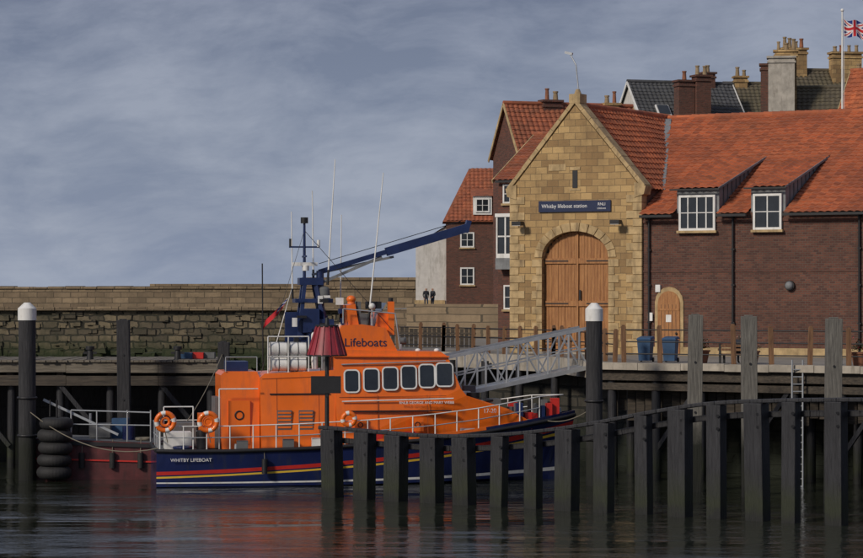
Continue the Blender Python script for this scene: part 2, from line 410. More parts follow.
while z<zs-.35:
    wd=.8 if k%2 else .45
    p.box(hw-wd,hw+.035,-.04,.5,z+.01,z+.37,STONE_T); p.box(-hw-.035,-hw+wd,-.04,.5,z+.01,z+.37,STONE_T)
    if z<sp-.3:
        wd=.55 if k%2 else .32
        p.box(dw,dw+wd,-.042,.35,z+.01,z+.37,STONE_T); p.box(-dw-wd,-dw,-.042,.35,z+.01,z+.37,STONE_T)
    z+=.39;k+=1
for i in range(46):
    x=random.uniform(-3,2.6); z=5+.39*random.randint(0,28)
    w_=random.uniform(.4,.75)
    if abs(x+w_/2)<dw+.8 and z<12.7: continue
    if abs(x)+.4+max(0,(z+.4-zs))/1.153>hw-.5 or abs(x+w_)+.4+max(0,(z+.4-zs))/1.153>hw-.5: continue
    if abs(x+w_/2)<.8: continue
    p.box(x,x+w_,-.018-random.uniform(0,.012),.1,z+.02,z+.34,STONE_T)
for s_ in (-1,1):
    for k in range(9):
        t0=k/9;t1=(k+.97)/9
        a=Vector((s_*(hw+.12),.3,zs+.1));b2=Vector((0,.3,za+.24)); p.beam(a.lerp(b2,t0),a.lerp(b2,t1),.72,.2+random.uniform(-.015,.015),STONE_T)
    p.prism_y([(s_*(hw-.35),zs-.45),(s_*(hw+.16),zs-.3),(s_*(hw+.26),zs+.1),(s_*(hw-.35),zs+.3)],-.08,.66,STONE_T)
p.box(-.3,.3,-.07,.67,za+.1,za+.55,STONE_T); p.cyl((0,.3,za+.55),(0,.3,za+.8),.2,.1,STONE_T,8)
p.box(-.3,.3,-.03,.2,12.98,13.1,STONE_T); p.box(-.28,.28,-.03,.2,14.0,14.15,STONE_T)
p.box(-.14,.14,-.02,.2,13.12,13.98,BLACK)
p.box(-2.2,2.2,-.9,.6,4.96,5.05,CONC)
p=st.p('boathouse_doors')
x=-dw+.02
while x<dw-.03:
    top=min(archz(x+.01),archz(x+.17)); p.box(x,x+.168,.33+random.uniform(-.012,.006),.42,5.06,max(top,sp-.2),WOODD); x+=.18
for z in (5.4,7.3,9.4):
    p.box(-dw+.03,-.06,.25,.31,z,z+.26,WOODD); p.box(.06,dw-.03,.25,.31,z,z+.26,WOODD)
    p.box(-dw+.03,-.5,.235,.248,z+.1,z+.16,BLACK); p.box(.5,dw-.03,.235,.248,z+.1,z+.16,BLACK)
p.box(-.05,.05,.24,.31,5.06,10.9,WOODD); p.box(-.065,-.05,.25,.33,5.06,10.9,BLACK)
p.prism_y([(-dw+.0,5)]+[(dw*math.cos(math.pi-math.pi*i/16),sp+ri*math.sin(math.pi*i/16)) for i in range(17)]+[(dw,5)],.45,.5,BLACK)
p.box(.12,.2,.2,.26,7.6,8.1,BLACK)
p=st.p('sign_board'); p.box(-1.98,1.98,-.09,-.032,11.95,12.5,NAVY)
st.text('Whitby lifeboat station',.27,(-.55,-.1,12.23),TXTW,name='sign_lettering')
st.text('RNLI',.2,(1.5,-.1,12.3),TXTW,name='sign_lettering_small'); st.text('Lifeboats',.13,(1.5,-.1,12.1),TXTW,name='sign_lettering_small')
p=st.p('floodlights')
for x in (-2.9,2.5):
    p.box(x-.05,x+.05,-.5,0,11.45,11.5,BLACK); p.box(x-.25,x+.25,-.75,-.45,11.3,11.5,BLACK); p.box(x-.22,x+.22,-.74,-.5,11.28,11.3,WHITE)
p=st.p('aerial')
p.tube([(.05,.3,za+.6),(-.1,.3,19.2),(-.45,.3,19.8)],.035,ALU); p.beam((-.7,.3,19.85),(-.3,.3,19.75),.12,.12,ALU)
p=st.p('brick_walls')
xe=19.5; ez=11.85; RUN=10.5; SL=.5; rz=ez+RUN*SL; EL=21
p.poly([(hw,.12,4.9),(xe,.12,4.9),(xe,.12,ez),(hw,.12,ez)],BRICK)
p.poly([(xe,.12,4.9),(xe,EL,4.9),(xe,EL,ez),(xe,RUN,rz-.05),(xe,.12,ez)],BRICK)
p.poly([(-hw+.1,EL,4.9),(xe,EL,4.9),(xe,EL,ez),(-hw+.1,EL,ez)],BRICK)
p.poly([(-hw+.02,.6,4.9),(-hw+.02,EL,4.9),(-hw+.02,EL,zs),(-hw+.02,.6,zs)],BRICK)
p.poly([(hw-.02,.6,4.9),(hw-.02,4,4.9),(hw-.02,4,zs),(hw-.02,.6,zs)],BRICK)
p.box(hw+.05,xe,.04,.119,4.9,5.35,STONE_T)
p.box(hw+.05,xe,.085,.119,8.95,9.06,BRICK2); p.box(hw+.05,xe,.06,.119,ez-.5,ez-.35,BRICK2)
p=st.p('roof')
dorm=[(5.45,7.65),(9.3,11.05)]
cs=math.sqrt(1+SL*SL); sd=(0,1,SL)
def sk(u,s_):
    X=u+.2; Y=s_/cs-.35
    for a,b_ in dorm:
        if a-.05<X<b_+.05 and Y<1.2: return True
    if X<hw and (ez+SL*Y)< (za-1.153*X-.5): return True
    return False
p.tiles((.2,-.35,ez-.15),(1,0,0),xe-.0,sd,(RUN+.35)*cs,PAN,skip=sk)
p.poly([(.2,RUN,rz),(xe+.2,RUN,rz),(xe+.2,EL+.4,ez-.2),(.2,EL+.4,ez-.2)],PAN)
x=.2
while x<xe: p.cyl((x,RUN,rz+.05+random.uniform(-.015,.015)),(x+.44,RUN,rz+.05),.17,.15,PAN,8); x+=.45
wl=math.hypot(hw+.1,za-zs); wd=Vector((-(hw+.1),0,za-zs+.1)).normalized()
p.tiles((hw+.1,.6,zs-.05),(0,1,0),RUN+1.5,wd,wl+.05,PAN)
wd2=Vector(((hw+.1),0,za-zs+.1)).normalized()
p.tiles((-hw-.1,.6,zs-.05),(0,1,0),EL-.6,wd2,wl+.05,PAN)
p.cyl((0,.6,za+.03),(0,RUN+.6,za+.03),.16,.16,PAN,8)
p.beam((hw+.05,2.2,zs-.02),(.3,RUN-.3,za-.12),.35,.06,LEAD)
p=st.p('dormers'); pw=st.p('windows')
for k,(a,b_) in enumerate(dorm):
    zt=12.95; s2=.30; dep=(zt-ez)/(SL-s2)
    p.box(a,b_,.1,.35,ez-.06,zt-.02,LEAD)
    for xx in (a+.01,b_-.01):
        p.poly([(xx,.12,ez-.1),(xx,dep,ez+SL*dep-.1),(xx,dep,zt+s2*dep-.02),(xx,.12,zt-.02)],LEAD)
    for j in range(1,8):
        yy=.12+j*.5; p.beam((b_+.01,yy,ez+SL*yy-.1),(b_+.01,yy,zt+s2*yy-.03),.03,.03,DGREY)
    c2=math.sqrt(1+s2*s2)
    p.tiles((a-.14,-.25,zt-.02),(1,0,0),b_-a+.28,(0,1,s2),(dep+.4)*c2,PAN)
    p.beam((b_+.14,-.25,zt-.01),(b_+.14,dep+.1,zt-.01+s2*(dep+.3)),.04,.10,LEAD)
    p.beam((a-.2,-.30,zt-.04),(b_+.2,-.30,zt-.04),.09,.08,BLACK)
    window(pw,a+.15,b_-.15,10.95,12.65,.03,4 if k==0 else 2,2,.11)
p=st.p('gutters_and_pipes')
segs=[(hw+.1,dorm[0][0]-.05),(dorm[0][1]+.05,dorm[1][0]-.05),(dorm[1][1]+.05,xe)]
for a,b_ in segs: p.beam((a,-.42,ez-.2),(b_,-.42,ez-.2),.14,.12,BLACK)
for x in (4.0,8.4,14.75):
    p.cyl((x,.0,5.0),(x,.0,ez-.2),.055,.055,BLACK,8); p.box(x-.1,x+.1,-.35,.06,ez-.3,ez-.18,BLACK)
    for z in (6.5,8.3,10): p.box(x-.09,x+.09,-.03,.1,z,z+.07,BLACK)
p=st.p('side_door')
dx=5.05
p.prism_y([(dx-.75,4.97),(dx-.75,7.5)]+[(dx-.75*math.cos(math.pi*i/8),7.5+.75*math.sin(math.pi*i/8)) for i in range(1,8)]+[(dx+.75,7.5),(dx+.75,4.97)],.05,.119,STONE_T)
p.prism_y([(dx-.58,5.0),(dx-.58,7.45)]+[(dx-.58*math.cos(math.pi*i/8),7.45+.6*math.sin(math.pi*i/8)) for i in range(1,8)]+[(dx+.58,7.45),(dx+.58,5.0)],.0,.049,WOODD)
for i in range(1,6): p.box(dx-.58+i*.193-.008,dx-.58+i*.193+.008,-.006,.02,5.05,7.4,BLACK)
p.box(dx-.56,dx+.56,-.02,.02,7.1,7.2,WOODD); p.ball((dx+.42,-.05,6.0),.06,BLACK)
p.box(dx-.14,dx+.14,-.012,.01,6.55,6.9,WHITE)
p=st.p('wall_lamps'); p.cyl((11.3,.1,8.3),(11.3,-.05,8.3),.24,.24,BLACK,14); p.ball((11.3,-.06,8.3),.2,LEAD,1)
p.box(4.35,4.6,-.02,.11,8.0,8.35,WHITE); p.box(3.95,4.2,-.02,.0,6.6,7.0,WHITE)
st.done()

# ------------------------------------------------------------------ houses
def house(name,loc,yaw,Ln,D,zb,ze,zr,wm,rm,wins=(),chims=(),lwins=(),gable=None,coarse=True,extra=None):
    h=Asm(name,(loc[0],loc[1],0),yaw); p=h.p('walls')
    p.poly([(0,0,zb),(Ln,0,zb),(Ln,0,ze),(0,0,ze)],wm)
    p.poly([(0,D,zb),(Ln,D,zb),(Ln,D,ze),(0,D,ze)],wm)
    for x in (0,Ln): p.poly([(x,0,zb),(x,D,zb),(x,D,ze),(x,D/2,zr),(x,0,ze)],gable or wm)
    p=h.p('roof'); sl=(zr-ze)/(D/2); l=math.hypot(D/2,zr-ze)
    e=.25
    p.tiles((-e,-e,ze-e*sl+.05),(1,0,0),Ln+2*e,(0,1,sl),l*(1+e/(D/2)),rm,coarse=coarse)
    p.tiles((-e,D+e,ze-e*sl+.05),(1,0,0),Ln+2*e,(0,-1,sl),l*(1+e/(D/2)),rm,coarse=coarse)
    p.cyl((-e,D/2,zr+.08),(Ln+e,D/2,zr+.08),.15,.15,rm,8)
    for x in (-e,Ln+e):
        p.beam((x,-e,ze-e*sl),(x,D/2,zr),.06,.2,WHITE if wm is RENDERW else STONE_T); p.beam((x,D+e,ze-e*sl),(x,D/2,zr),.06,.2,WHITE if wm is RENDERW else STONE_T)
    p=h.p('windows')
    for wn in wins: window(p,*wn[:4],-.0,wn[4],wn[5])
    for y0_,y1_,z0_,z1_ in lwins:
        p.box(-.06,.02,y0_,y1_,z0_,z1_,WHITE); p.box(-.075,-.06,y0_+.1,(y0_+y1_)/2-.04,z0_+.1,z1_-.1,GLASS); p.box(-.075,-.06,(y0_+y1_)/2+.04,y1_-.1,z0_+.1,z1_-.1,GLASS)
    for wn in chims: chimney(h.p('chimney'),*wn)
    if extra: extra(h)
    h.p('gutter').beam((0,-e-.05,ze-e*sl),(Ln,-e-.05,ze-e*sl),.12,.12,BLACK)
    h.done(); return h
def bay(h):
    p=h.p('bay_window')
    z0_,z1_=10.2,12.3
    p.box(.25,2.0,-.7,-.01,z0_-.25,z0_,WHITE); p.box(.2,2.05,-.75,-.01,z1_,z1_+.2,WHITE)
    for x in (.25,.8,1.4,1.92): p.box(x,x+.09,-.7,-.6,z0_,z1_,WHITE)
    p.box(.3,1.95,-.66,-.6,z0_+.95,z0_+1.03,WHITE); p.box(.32,1.94,-.64,-.02,z0_,z1_,GLASS)
    p.box(.2,2.05,-.7,-.01,z0_-.9,z0_-.25,LEAD)
house('brick_house',(3.84,150),R(-30),8,10,4.5,14.5,17.3,BRICK2,PAN2,
  wins=[(.35,1.25,13.1,14.2,2,2),(2.2,3.2,13.1,14.2,2,2),(.4,1.4,7.0,8.4,2,2)],extra=bay,coarse=False)
house('brick_house',(5.9,172),R(20),9,5,5,17.2,20.6,BRICK2,PAN2,chims=[(3.2,2.5,19.5,20.8,1.3,.7,BRICK2,2),(7.6,2.5,19.5,20.7,1.0,.7,STONE,2)],coarse=False,
  lwins=[(1.2,2.0,14.5,15.8)])
def hip():
    h=Asm('brick_house',(1.25,222,0),0); p=h.p('walls')
    p.box(0,9,0,7,6.6,14.2,BRICK2)
    r=h.p('roof'); 
    r.poly([(-.3,-.3,14.0),(9.3,-.3,14.0),(9.3,3.5,18.7),(2.0,3.5,18.7)],PAN2)
    r.poly([(-.3,7.3,14.0),(-.3,-.3,14.0),(2.0,3.5,18.7)],PAN2); r.poly([(9.3,7.3,14.0),(-.3,7.3,14.0),(2,3.5,18.7),(9.3,3.5,18.7)],PAN2)
    r.tiles((.0,-.28,14.06),(1,0,0),9.2,(0,3.8,4.7),6.0,PAN2,coarse=True,skip=lambda u,s_: u< s_*.36)
    r.box(2.3,3.9,-.1,1.2,14.6,16.2,WHITE); r.poly([(2.1,-.3,16.2),(4.1,-.3,16.2),(4.1,2.6,17.1),(2.1,2.6,17.1)],PAN2)
    p=h.p('windows'); window(p,2.5,3.7,14.8,16.0,-.13,2,2,.12,sill=None)
    window(p,1.2,2.4,11.8,13.1,0,2,2,.12); window(p,1.2,2.4,8.6,10.1,0,2,2,.12)
    p=h.p('side_wing')
    p.poly([(-2.6,1,6.6),(-.0,1,6.6),(0,1,13.6),(-2.6,1,12.0)],RENDERW); p.poly([(-2.6,1,6.6),(-2.6,7,6.6),(-2.6,7,12.0),(-2.6,1,12.0)],RENDERW)
    p.poly([(-2.8,.8,11.95),(0,.8,13.7),(0,7,13.7),(-2.8,7,11.95)],PAN2); p.box(-2.7,-.1,.9,.99,6.6,7.3,STONE_T)
    h.done()
hip()
house('white_gabled_house',(16.6,200),R(18),8.5,7,14,20.6,24.4,RENDERW,SLATE,chims=[(3.0,-.2,18,24.2,1.3,1.0,BRICK2,1),(4.3,-.5,18,24.6,1.2,1.0,BRICK2,2),(6.6,3.5,23,25.2,1.0,.8,BRICK2,1)],
  extra=lambda h:(h.p('rooflight').beam((1.2,.95,22.05),(2.3,.95,22.05),1.2,.12,WHITE,up=(0,-.5,.46)),h.p('rooflight').beam((1.3,.9,22.13),(2.2,.9,22.13),.95,.1,GLASS,up=(0,-.5,.46))))
house('slate_roofed_house',(24.0,205),R(5),6,8,14,20.5,24.7,RENDERW,SLATEM,chims=[(1.2,4,24,25.2,1.0,.8,STONE,2)])
house('stone_house',(25.5,188),R(-8),7,8,12,18.5,23.0,BRICK2,SLATEM,chims=[(-.2,1.5,15,25.0,1.9,1.3,RENDERG,0),(.1,2.9,15,25.6,1.6,.9,STONE,3),(-1.4,1.8,15,24.5,.6,1.2,BRICK2,0),(6,4,22,24.2,1.8,.9,STONE,3)])
house('slate_roofed_house',(28.3,196),R(10),9,8,12,21,25.0,STONE,SLATEM,chims=[(.2,4,24,26.6,1.9,1.1,STONE,4),(4.2,3.4,24,26.3,2.3,1.0,STONE,4)])
house('pantiled_house',(26.2,172),R(-32),14,9,10,17.0,22.9,BRICK2,PAN,coarse=False)

# flag pole with flag
f=Asm('flagpole',(23.7,150,0)); p=f.p('pole'); p.cyl((0,0,4.9),(0,0,24.2),.09,.05,WHITE,10); p.ball((0,0,24.25),.1,WHITE)
f.p('halyard').tube([(.12,-.05,6),(.1,-.05,23.9)],.012,WHITE,4)
fl=f.p('union_flag'); nx,ny=60,36; FW,FH=1.35,.95; vs=[]
for j in range(ny+1):
    for i in range(nx+1):
        u=i/nx; vv=j/ny
        vs.append((.08+u*FW*.92,math.sin(u*9+vv*1.5)*.14*(.3+u),23.75-FH+vv*FH-.22*u-.07*math.sin(u*8)))
FB=plain('flag_blue',(.01,.03,.20),.8,bst=0);FR=plain('flag_red',(.55,.02,.03),.8,bst=0);FWt=plain('flag_white',(.75,.75,.75),.8,bst=0)
for j in range(ny):
    for i in range(nx):
        x=(i+.5)/nx*2-1; y=(j+.5)/ny*2-1; X=x*1.45
        d1=abs(y-x)*.8; d2=abs(y+x)*.8; d=min(d1,d2)
        m_=FB
        if d<.2: m_=FWt
        if d<.07: m_=FR
        if abs(X)<.30 or abs(y)<.32: m_=FWt
        if abs(X)<.17 or abs(y)<.19: m_=FR
        k=j*(nx+1)+i; fl.add([vs[k],vs[k+1],vs[k+nx+2],vs[k+nx+1]],[(0,1,2,3)],m_,True)
f.done()

# ------------------------------------------------------------------ piles and posts
def guide(name,x,y,zt,wd,mat,cap=False,lean=0,rz=0):
    a=Asm(name,(x,y,0),rz); p=a.p('post')
    h=wd/2
    if cap:
        p.cyl((0,0,-3.5),(lean,0,zt-.75),h,h,mat,20)
        c=a.p('white_cap'); c.cyl((lean,0,zt-.75),(lean,0,zt-.25),h*1.08,h*1.08,WHITE,20); c.cyl((lean,0,zt-.25),(lean,0,zt),h*1.08,h*.35,WHITE,20)
        for z in (3.5,1.9): p.torus((lean*.5,0,z),(0,0,1),h+.02,.05,BLACK)
    else:
        p.beam((0,0,-3.5),(lean,0,zt),wd,wd,mat,up=(0,1,0)); p.box(lean-wd*.3,lean+wd*.25,-wd*.3,wd*.3,zt,zt+.05,mat)
        for z in (3.2,5.2): p.cyl((lean*.6,-wd/2-.03,z),(lean*.6,-wd/2+.02,z),.05,.05,BLACK,8)
    a.done(.04 if not cap else 0)
guide('guide_pile',-17.2,110.6,7.55,.74,PILE,True)
guide('guide_pile',6.72,107.4,7.55,.68,PILE,True)
guide('mooring_post',-13.65,116,6.75,.55,PILE,lean=-.1)
guide('mooring_post',-9.35,116.4,5.75,.5,PILE,lean=.05)
guide('mooring_post',10.45,104,7.08,.55,PILEG,lean=.12)
guide('mooring_post',12.45,101.6,7.05,.58,PILEG,lean=-.05)
guide('mooring_post',15.1,98.2,7.0,.58,PILEG,lean=.1)

zt=[2.77,2.68,2.60,2.68,2.90,3.26,3.725,4.106,4.267,4.357,4.41,4.43,4.43]
def top(t):
    t=max(t,0)*10; k=max(1,min(len(zt)-3,int(t))); f_=t-k
    if t<1: return zt[0]*(1-t)+zt[1]*t
    a,b_,c,d=zt[k-1],zt[k],zt[k+1],zt[k+2]
    return .5*((2*b_)+(-a+c)*f_+(2*a-5*b_+4*c-d)*f_*f_+(-a+3*b_-3*c+d)*f_**3)
def fp(t): return (-4.16+19.96*t,101.5-13.5*t)
q=Asm('timber_breakwater'); p=q.p('piles')
for i in range(18):
    t=.016+i*.0633+random.uniform(-.005,.005); x,y=fp(t); z=top(t)
    wd=.60+random.uniform(-.09,.14)
    l=random.uniform(-.14,.14)
    d=Vector((19.96,-13.5,0)).normalized()
    p.beam((x+l,y,-3.5),(x,y,z-.12),wd,wd*.9,PILED,up=(d.y,-d.x,0))
    for zz in (.5,.95): p.cyl((x,y-.33,z-zz),(x,y-.4,z-zz),.055,.055,BLACK,8)
q2=q.p('capping_rail'); prev=None
for i in range(61):
    t=-.008+i*.0195; x,y=fp(t); c=(x,y,top(t)-.06)
    if prev: q2.beam(prev,c,.42,.14,PILED)
    prev=c
prev=None
for i in range(31):
    t=i*.039; x,y=fp(t); c=(x+.2,y+.36,top(t)-.55)
    if prev: q2.beam(prev,c,.12,.22,PILED)
    prev=c
q.done(.03)

x,y=fp(.0); nb=Asm('navigation_beacon',(x+.08,y,0)); p=nb.p('post')
p.cyl((0,0,2.6),(0,0,5.75),.09,.08,BLACK,10)
p=nb.p('conical_topmark'); n=14
p.cyl((0,0,5.55),(0,0,6.65),.76,.42,CANRED,n); 
for i in range(n):
    t=2*math.pi*i/n; p.beam((.77*math.cos(t),.77*math.sin(t),5.53),(.43*math.cos(t),.43*math.sin(t),6.66),.05,.05,CANRED,up=(math.cos(t),math.sin(t),0))
p.cyl((0,0,5.5),(0,0,5.56),.8,.8,BLACK,n); p.cyl((0,0,6.65),(0,0,6.72),.46,.46,BLACK,n); p.cyl((0,0,6.72),(0,0,7.0),.1,.07,BLACK)
p=nb.p('sign_board'); p.box(-.62,.55,-.14,-.09,4.05,4.72,BLACK); p.box(-.05,.05,-.1,.0,3.9,4.8,BLACK); nb.done()

# ------------------------------------------------------------------ quay railing
def railing(name,pts,h=1.35,sp_=1.9,pm=RAILW,n=3):
    a=Asm(name); p=a.p('posts'); r=a.p('rails')
    for A,B in zip(pts[:-1],pts[1:]):
        A=Vector(A);B=Vector(B);l=(B-A).length;k=max(1,round(l/sp_))
        for i in range(k+1):
            c=A.lerp(B,i/k); c2=c+Vector((random.uniform(-.05,.05),0,h+random.uniform(-.05,.1)))
            p.beam(c,c2,.2,.2,pm,up=(0,1,0)); p.beam(c2,c2+Vector((0,0,.06)),.14,.14,pm,up=(0,1,0))
        for j in range(n):
            z=Vector((0,0,h*(j+1)/n-.12)); r.cyl(A+z,B+z,.032,.032,BLACK,6)
    a.done(.01)
def V3(t,z=GZ): return (t[0],t[1],z)
railing('quay_railing',[V3(fr(1.0,.45)),V3(fr(30,.45))],1.55,1.75)
railing('quay_railing',[V3(fr(.3,1.0)),(5.8,123.8,GZ),(.6,133.3,GZ),(-5.3,139.3,GZ),(-6.8,160,GZ)],1.35,1.6)
a=Asm('stone_wall',(0,0,0),single=True); p=a.p(); p.beam((-1.5,175,6.1),(6,170,6.1),.6,2.2,PIERS); p.beam((-7,200,5.6),(6,195,5.6),.6,1.6,PIERS); a.done()
a=Asm('timber_fence'); p=a.p('boards')
for i in range(30):
    x=-5.2+i*.25; y=143-i*.08; p.box(x,x+.2,y,y+.04,GZ+.05,GZ+1.1+random.uniform(-.08,.08),FASC)
p=a.p('rails'); p.beam((-5.3,143.1,GZ+.8),(2.4,140.6,GZ+.8),.06,.1,FASC); a.done()

# gangway
g=Asm('gangway'); 
A0=Vector((.55,114.2,3.35));A1=Vector((7.0,115.6,4.65)); off=Vector((-.35,1.5,.0)); Hh=1.75
p=g.p('trusses')
for o in (Vector((0,0,0)),off):
    nseg=7
    for h_,r_ in ((0,.14),(Hh,.11),(Hh*.5,.05)):
        p.beam(A0+o+Vector((0,0,h_)),A1+o+Vector((0,0,h_)),r_,r_*1.3,ALU)
    for i in range(nseg+1):
        c=A0.lerp(A1,i/nseg)+o; p.beam(c,c+Vector((0,0,Hh)),.08,.08,ALU,up=(0,1,0))
        if i<nseg:
            c2=A0.lerp(A1,(i+1)/nseg)+o
            if i%2: p.beam(c,c2+Vector((0,0,Hh)),.06,.06,ALU)
            else: p.beam(c+Vector((0,0,Hh)),c2,.06,.06,ALU)
p=g.p('walkway'); c=off/2; p.beam(A0+c+Vector((0,0,.02)),A1+c+Vector((0,0,.02)),1.4,.08,ALU)
for i in range(12): c=A0.lerp(A1,i/11.5); p.beam(c,c+off,.06,.06,ALU)
p=g.p('end_struts'); 
for o in (Vector((0,0,0)),off): p.beam(A0+o+Vector((0,0,Hh)),A0+o+Vector((-.75,0,-.35)),.08,.08,ALU)
g.done()
a=Asm('floating_pontoon'); p=a.p('deck'); p.box(-14,2.2,113,115.8,.55,.8,DECKT); p=a.p('floats')
for i in range(8): p.box(-13.6+i*2,-12.2+i*2,113.2,115.6,-.5,.54,DGREY)
p=a.p('platform')
for x in (-.9,1.1):
    for y in (113.5,115.5): p.beam((x,y,.8),(x,y,3.1),.12,.12,ALU,up=(0,1,0))
p.box(-1.0,1.2,113.4,115.6,3.1,3.2,ALU); p.beam((-.9,113.5,.9),(1.1,113.5,3),.08,.08,ALU); a.done()

# left work boat / barge with fenders
a=Asm('work_barge'); p=a.p('hull')
hullp=[(-16.9,.0),(-16.9,1.75),(-11.7,1.55),(-11.4,1.35),(-11.7,-.3),(-16.6,-.5)]
p.prism_y(hullp,110.9,114.4,MAROON); p.beam((-17,110.86,1.62),(-11.4,110.86,1.42),.1,.16,BLACK)
p.beam((-17,110.86,.9),(-11.5,110.86,.75),.06,.06,RED)
p.poly([(-16.9,110.95,1.76),(-11.7,110.95,1.56),(-11.7,114.4,1.56),(-16.9,114.4,1.76)],DGREY)
for x in (-14.9,-13.6,-12.4): p.cyl((x,110.78,.5),(x,110.78,1.15),.13,.13,RUB,10); p.cyl((x,110.8,1.15),(x,110.95,1.7),.02,.02,ROPE,5)
p=a.p('rails')
for x in (-15.4,-14.3,-13.0,-12.0): p.cyl((x,111.1,1.6),(x,111.1,2.95),.035,.035,ALU,6)
p.cyl((-15.4,111.1,2.95),(-12,111.1,2.85),.035,.035,ALU,6);p.cyl((-15.4,111.1,2.35),(-12,111.1,2.3),.03,.03,ALU,6)
p.beam((-16.6,111.2,3.4),(-13.4,111.2,1.9),.06,.1,ALU)
p=a.p('deck_gear'); p.box(-14.8,-13.9,112.4,113.3,1.7,2.3,DGREY); p.cyl((-13.1,112.5,1.6),(-13.1,112.5,2.2),.28,.28,BLUE,12); p.torus((-12.4,112,1.68),(0,0,1),.3,.07,ROPE)
p.box(-13.9,-13.2,113,113.6,1.6,2.5,BINB); p.cyl((-14.9,113.6,1.7),(-14.9,113.6,2.7),.06,.06,ALU)
a.done()
a=Asm('tyre_fender',(-15.95,110.2,0)); p=a.p('tyres')
for i in range(5):
    p.torus((random.uniform(-.06,.06),.1,.35+i*.52),(random.uniform(-.06,.06),0,1),.48,random.uniform(.24,.28),RUB,n=30,k=12)
p=a.p('chain'); p.cyl((0,.5,0),(0,.5,3.4),.05,.05,BLACK,6); p.cyl((-.3,.5,2.7),(-.3,.6,3.4),.03,.03,BLACK,6); a.done()

# ------------------------------------------------------------------ the lifeboat
LB=Asm('lifeboat',(-11.64,108.8,0),R(9))
sec=[(0,2.55,1.5,2.45),(1.0,2.68,1.48,2.5),(3,2.75,1.48,2.55),(6,2.78,1.55,2.55),(9,2.75,1.7,2.45),(11.5,2.6,1.9,2.1),(13.5,2.2,2.12,1.5),(15.2,1.55,2.36,.85),(16.4,.9,2.55,.38),(17.1,.4,2.66,.12),(17.5,.04,2.74,.02)]
def interp(u,k):
    for a,b_ in zip(sec[:-1],sec[1:]):
        if a[0]<=u<=b_[0]:
            t=(u-a[0])/(b_[0]-a[0]); return a[k]*(1-t)+b_[k]*t
    return sec[-1][k]
us=[i*.35 for i in range(50)]+[17.5]
p=LB.p('hull')
matseq=[BLUE,WHITE,BLUE,YEL,BLUE,RED,BLUE]
for sgn in (-1,1):
    rows=[]
    for u in us:
        hb,zd,cb=interp(u,1),interp(u,2),interp(u,3); t=u/17.5
        zc=.02+.22*t**3; kz=-.9+.3*t
        c=.30+.48*t**1.1
        fs=[0,max(.03,.09-.03*t),.125,c-.07,c-.02,c+.02,c+.12,1]
        pt=[(u,0,kz),(u,sgn*cb,zc)]
        for f_ in fs[1:]:
            fl_=f_**1.2
            pt.append((u+ (t**6)*f_*.5,sgn*(cb+(hb-cb)*fl_),zc+(zd-zc)*f_))
        rows.append(pt)
    for a,b_ in zip(rows[:-1],rows[1:]):
        p.add([a[0],a[1],b_[1],b_[0]],[(0,1,2,3)],BLUE,True)
        for j in range(1,len(a)-1):
            p.add([a[j],a[j+1],b_[j+1],b_[j]],[(0,1,2,3)],matseq[j-1],False)
    if sgn<0: tr=rows[0]
    else: p.poly(tr+rows[0][::-1],BLUE)
dk=LB.p('deck')
for a,b_ in zip(us[:-1],us[1:]):
    ta,tb=(a/17.5)**6*.5,(b_/17.5)**6*.5
    dk.add([(a+ta,-interp(a,1),interp(a,2)-.02),(b_+tb,-interp(b_,1),interp(b_,2)-.02),(b_+tb,interp(b_,1),interp(b_,2)-.02),(a+ta,interp(a,1),interp(a,2)-.02)],[(0,1,2,3)],DGREY)
st_=LB.p('fender_strake')
for sgn in (-1,1):
    st_.tube([(u+(u/17.5)**6*.5,sgn*(interp(u,1)+.02),interp(u,2)) for u in us],.085,BLACK,8)
    for k,u in enumerate(us[:-1]):
        if 9<u: st_.beam((u+(u/17.5)**6*.5,sgn*(interp(u,1)-.02),interp(u,2)+.12),(us[k+1]+(us[k+1]/17.5)**6*.5,sgn*(interp(us[k+1],1)-.02),interp(us[k+1],2)+.12),.05,.16,ORANGE if u<13.4 else BLUE)
st_.cyl((0,-2.5,1.5),(0,2.5,1.5),.08,.08,BLACK,8)
def shell(part,prof,wf,m):
    n=len(prof); 
    Lf=[(u,-wf(u,z),z) for u,z in prof]; Rt=[(u,wf(u,z),z) for u,z in prof]
    part.add(Lf+Rt,[list(range(n))[::-1],list(range(n,2*n))]+[(i,(i+1)%n,n+(i+1)%n,n+i) for i in range(n)],m)
wf=lambda u,z: 2.2-.13*(z-1.6)-max(0,(u-12.2))*.24
p=LB.p('wheelhouse')
shell(p,[(7.5,1.5),(7.4,5.35),(7.6,5.6),(11.9,5.5),(12.2,5.3),(12.75,3.95),(13.0,3.65),(14.9,3.05),(15.7,2.6),(15.9,2.2)],wf,ORANGE)
shell(p,[(7.35,5.3),(7.35,5.36),(12.25,5.32),(12.25,5.26)],lambda u,z:1.83,ORANGE)
p2=LB.p('aft_deckhouse')
shell(p2,[(4.35,1.4),(4.3,4.45),(4.5,4.62),(7.45,4.75),(7.45,1.4)],lambda u,z:2.12-.1*(z-1.5),ORANGE)
shell(p2,[(2.75,1.4),(2.7,4.55),(2.85,4.7),(4.2,4.7),(4.3,4.5),(4.3,1.4)],lambda u,z:1.75-.06*(z-1.5),ORANGE)
p2.box(2.5,2.72,-1.0,1.0,1.5,3.6,DGREY)
d=LB.p('fittings')
for u in (9.2,11.3): d.beam((u,-(wf(u,2.0)+.004),2.0),(u,-(wf(u,3.7)+.004),3.7),.02,.02,SEAM,up=(0,1,0))
for u in (5.0,6.75): d.beam((u,-2.075,2.0),(u,-1.83,4.4),.02,.02,SEAM,up=(0,1,0))
d.beam((7.6,-(wf(8,3.62)+.004),3.62),(12.1,-(wf(8,3.66)+.004),3.66),.02,.025,SEAM)
d.beam((4.4,-1.835,4.4),(7.4,-1.82,4.5),.02,.03,SEAM)
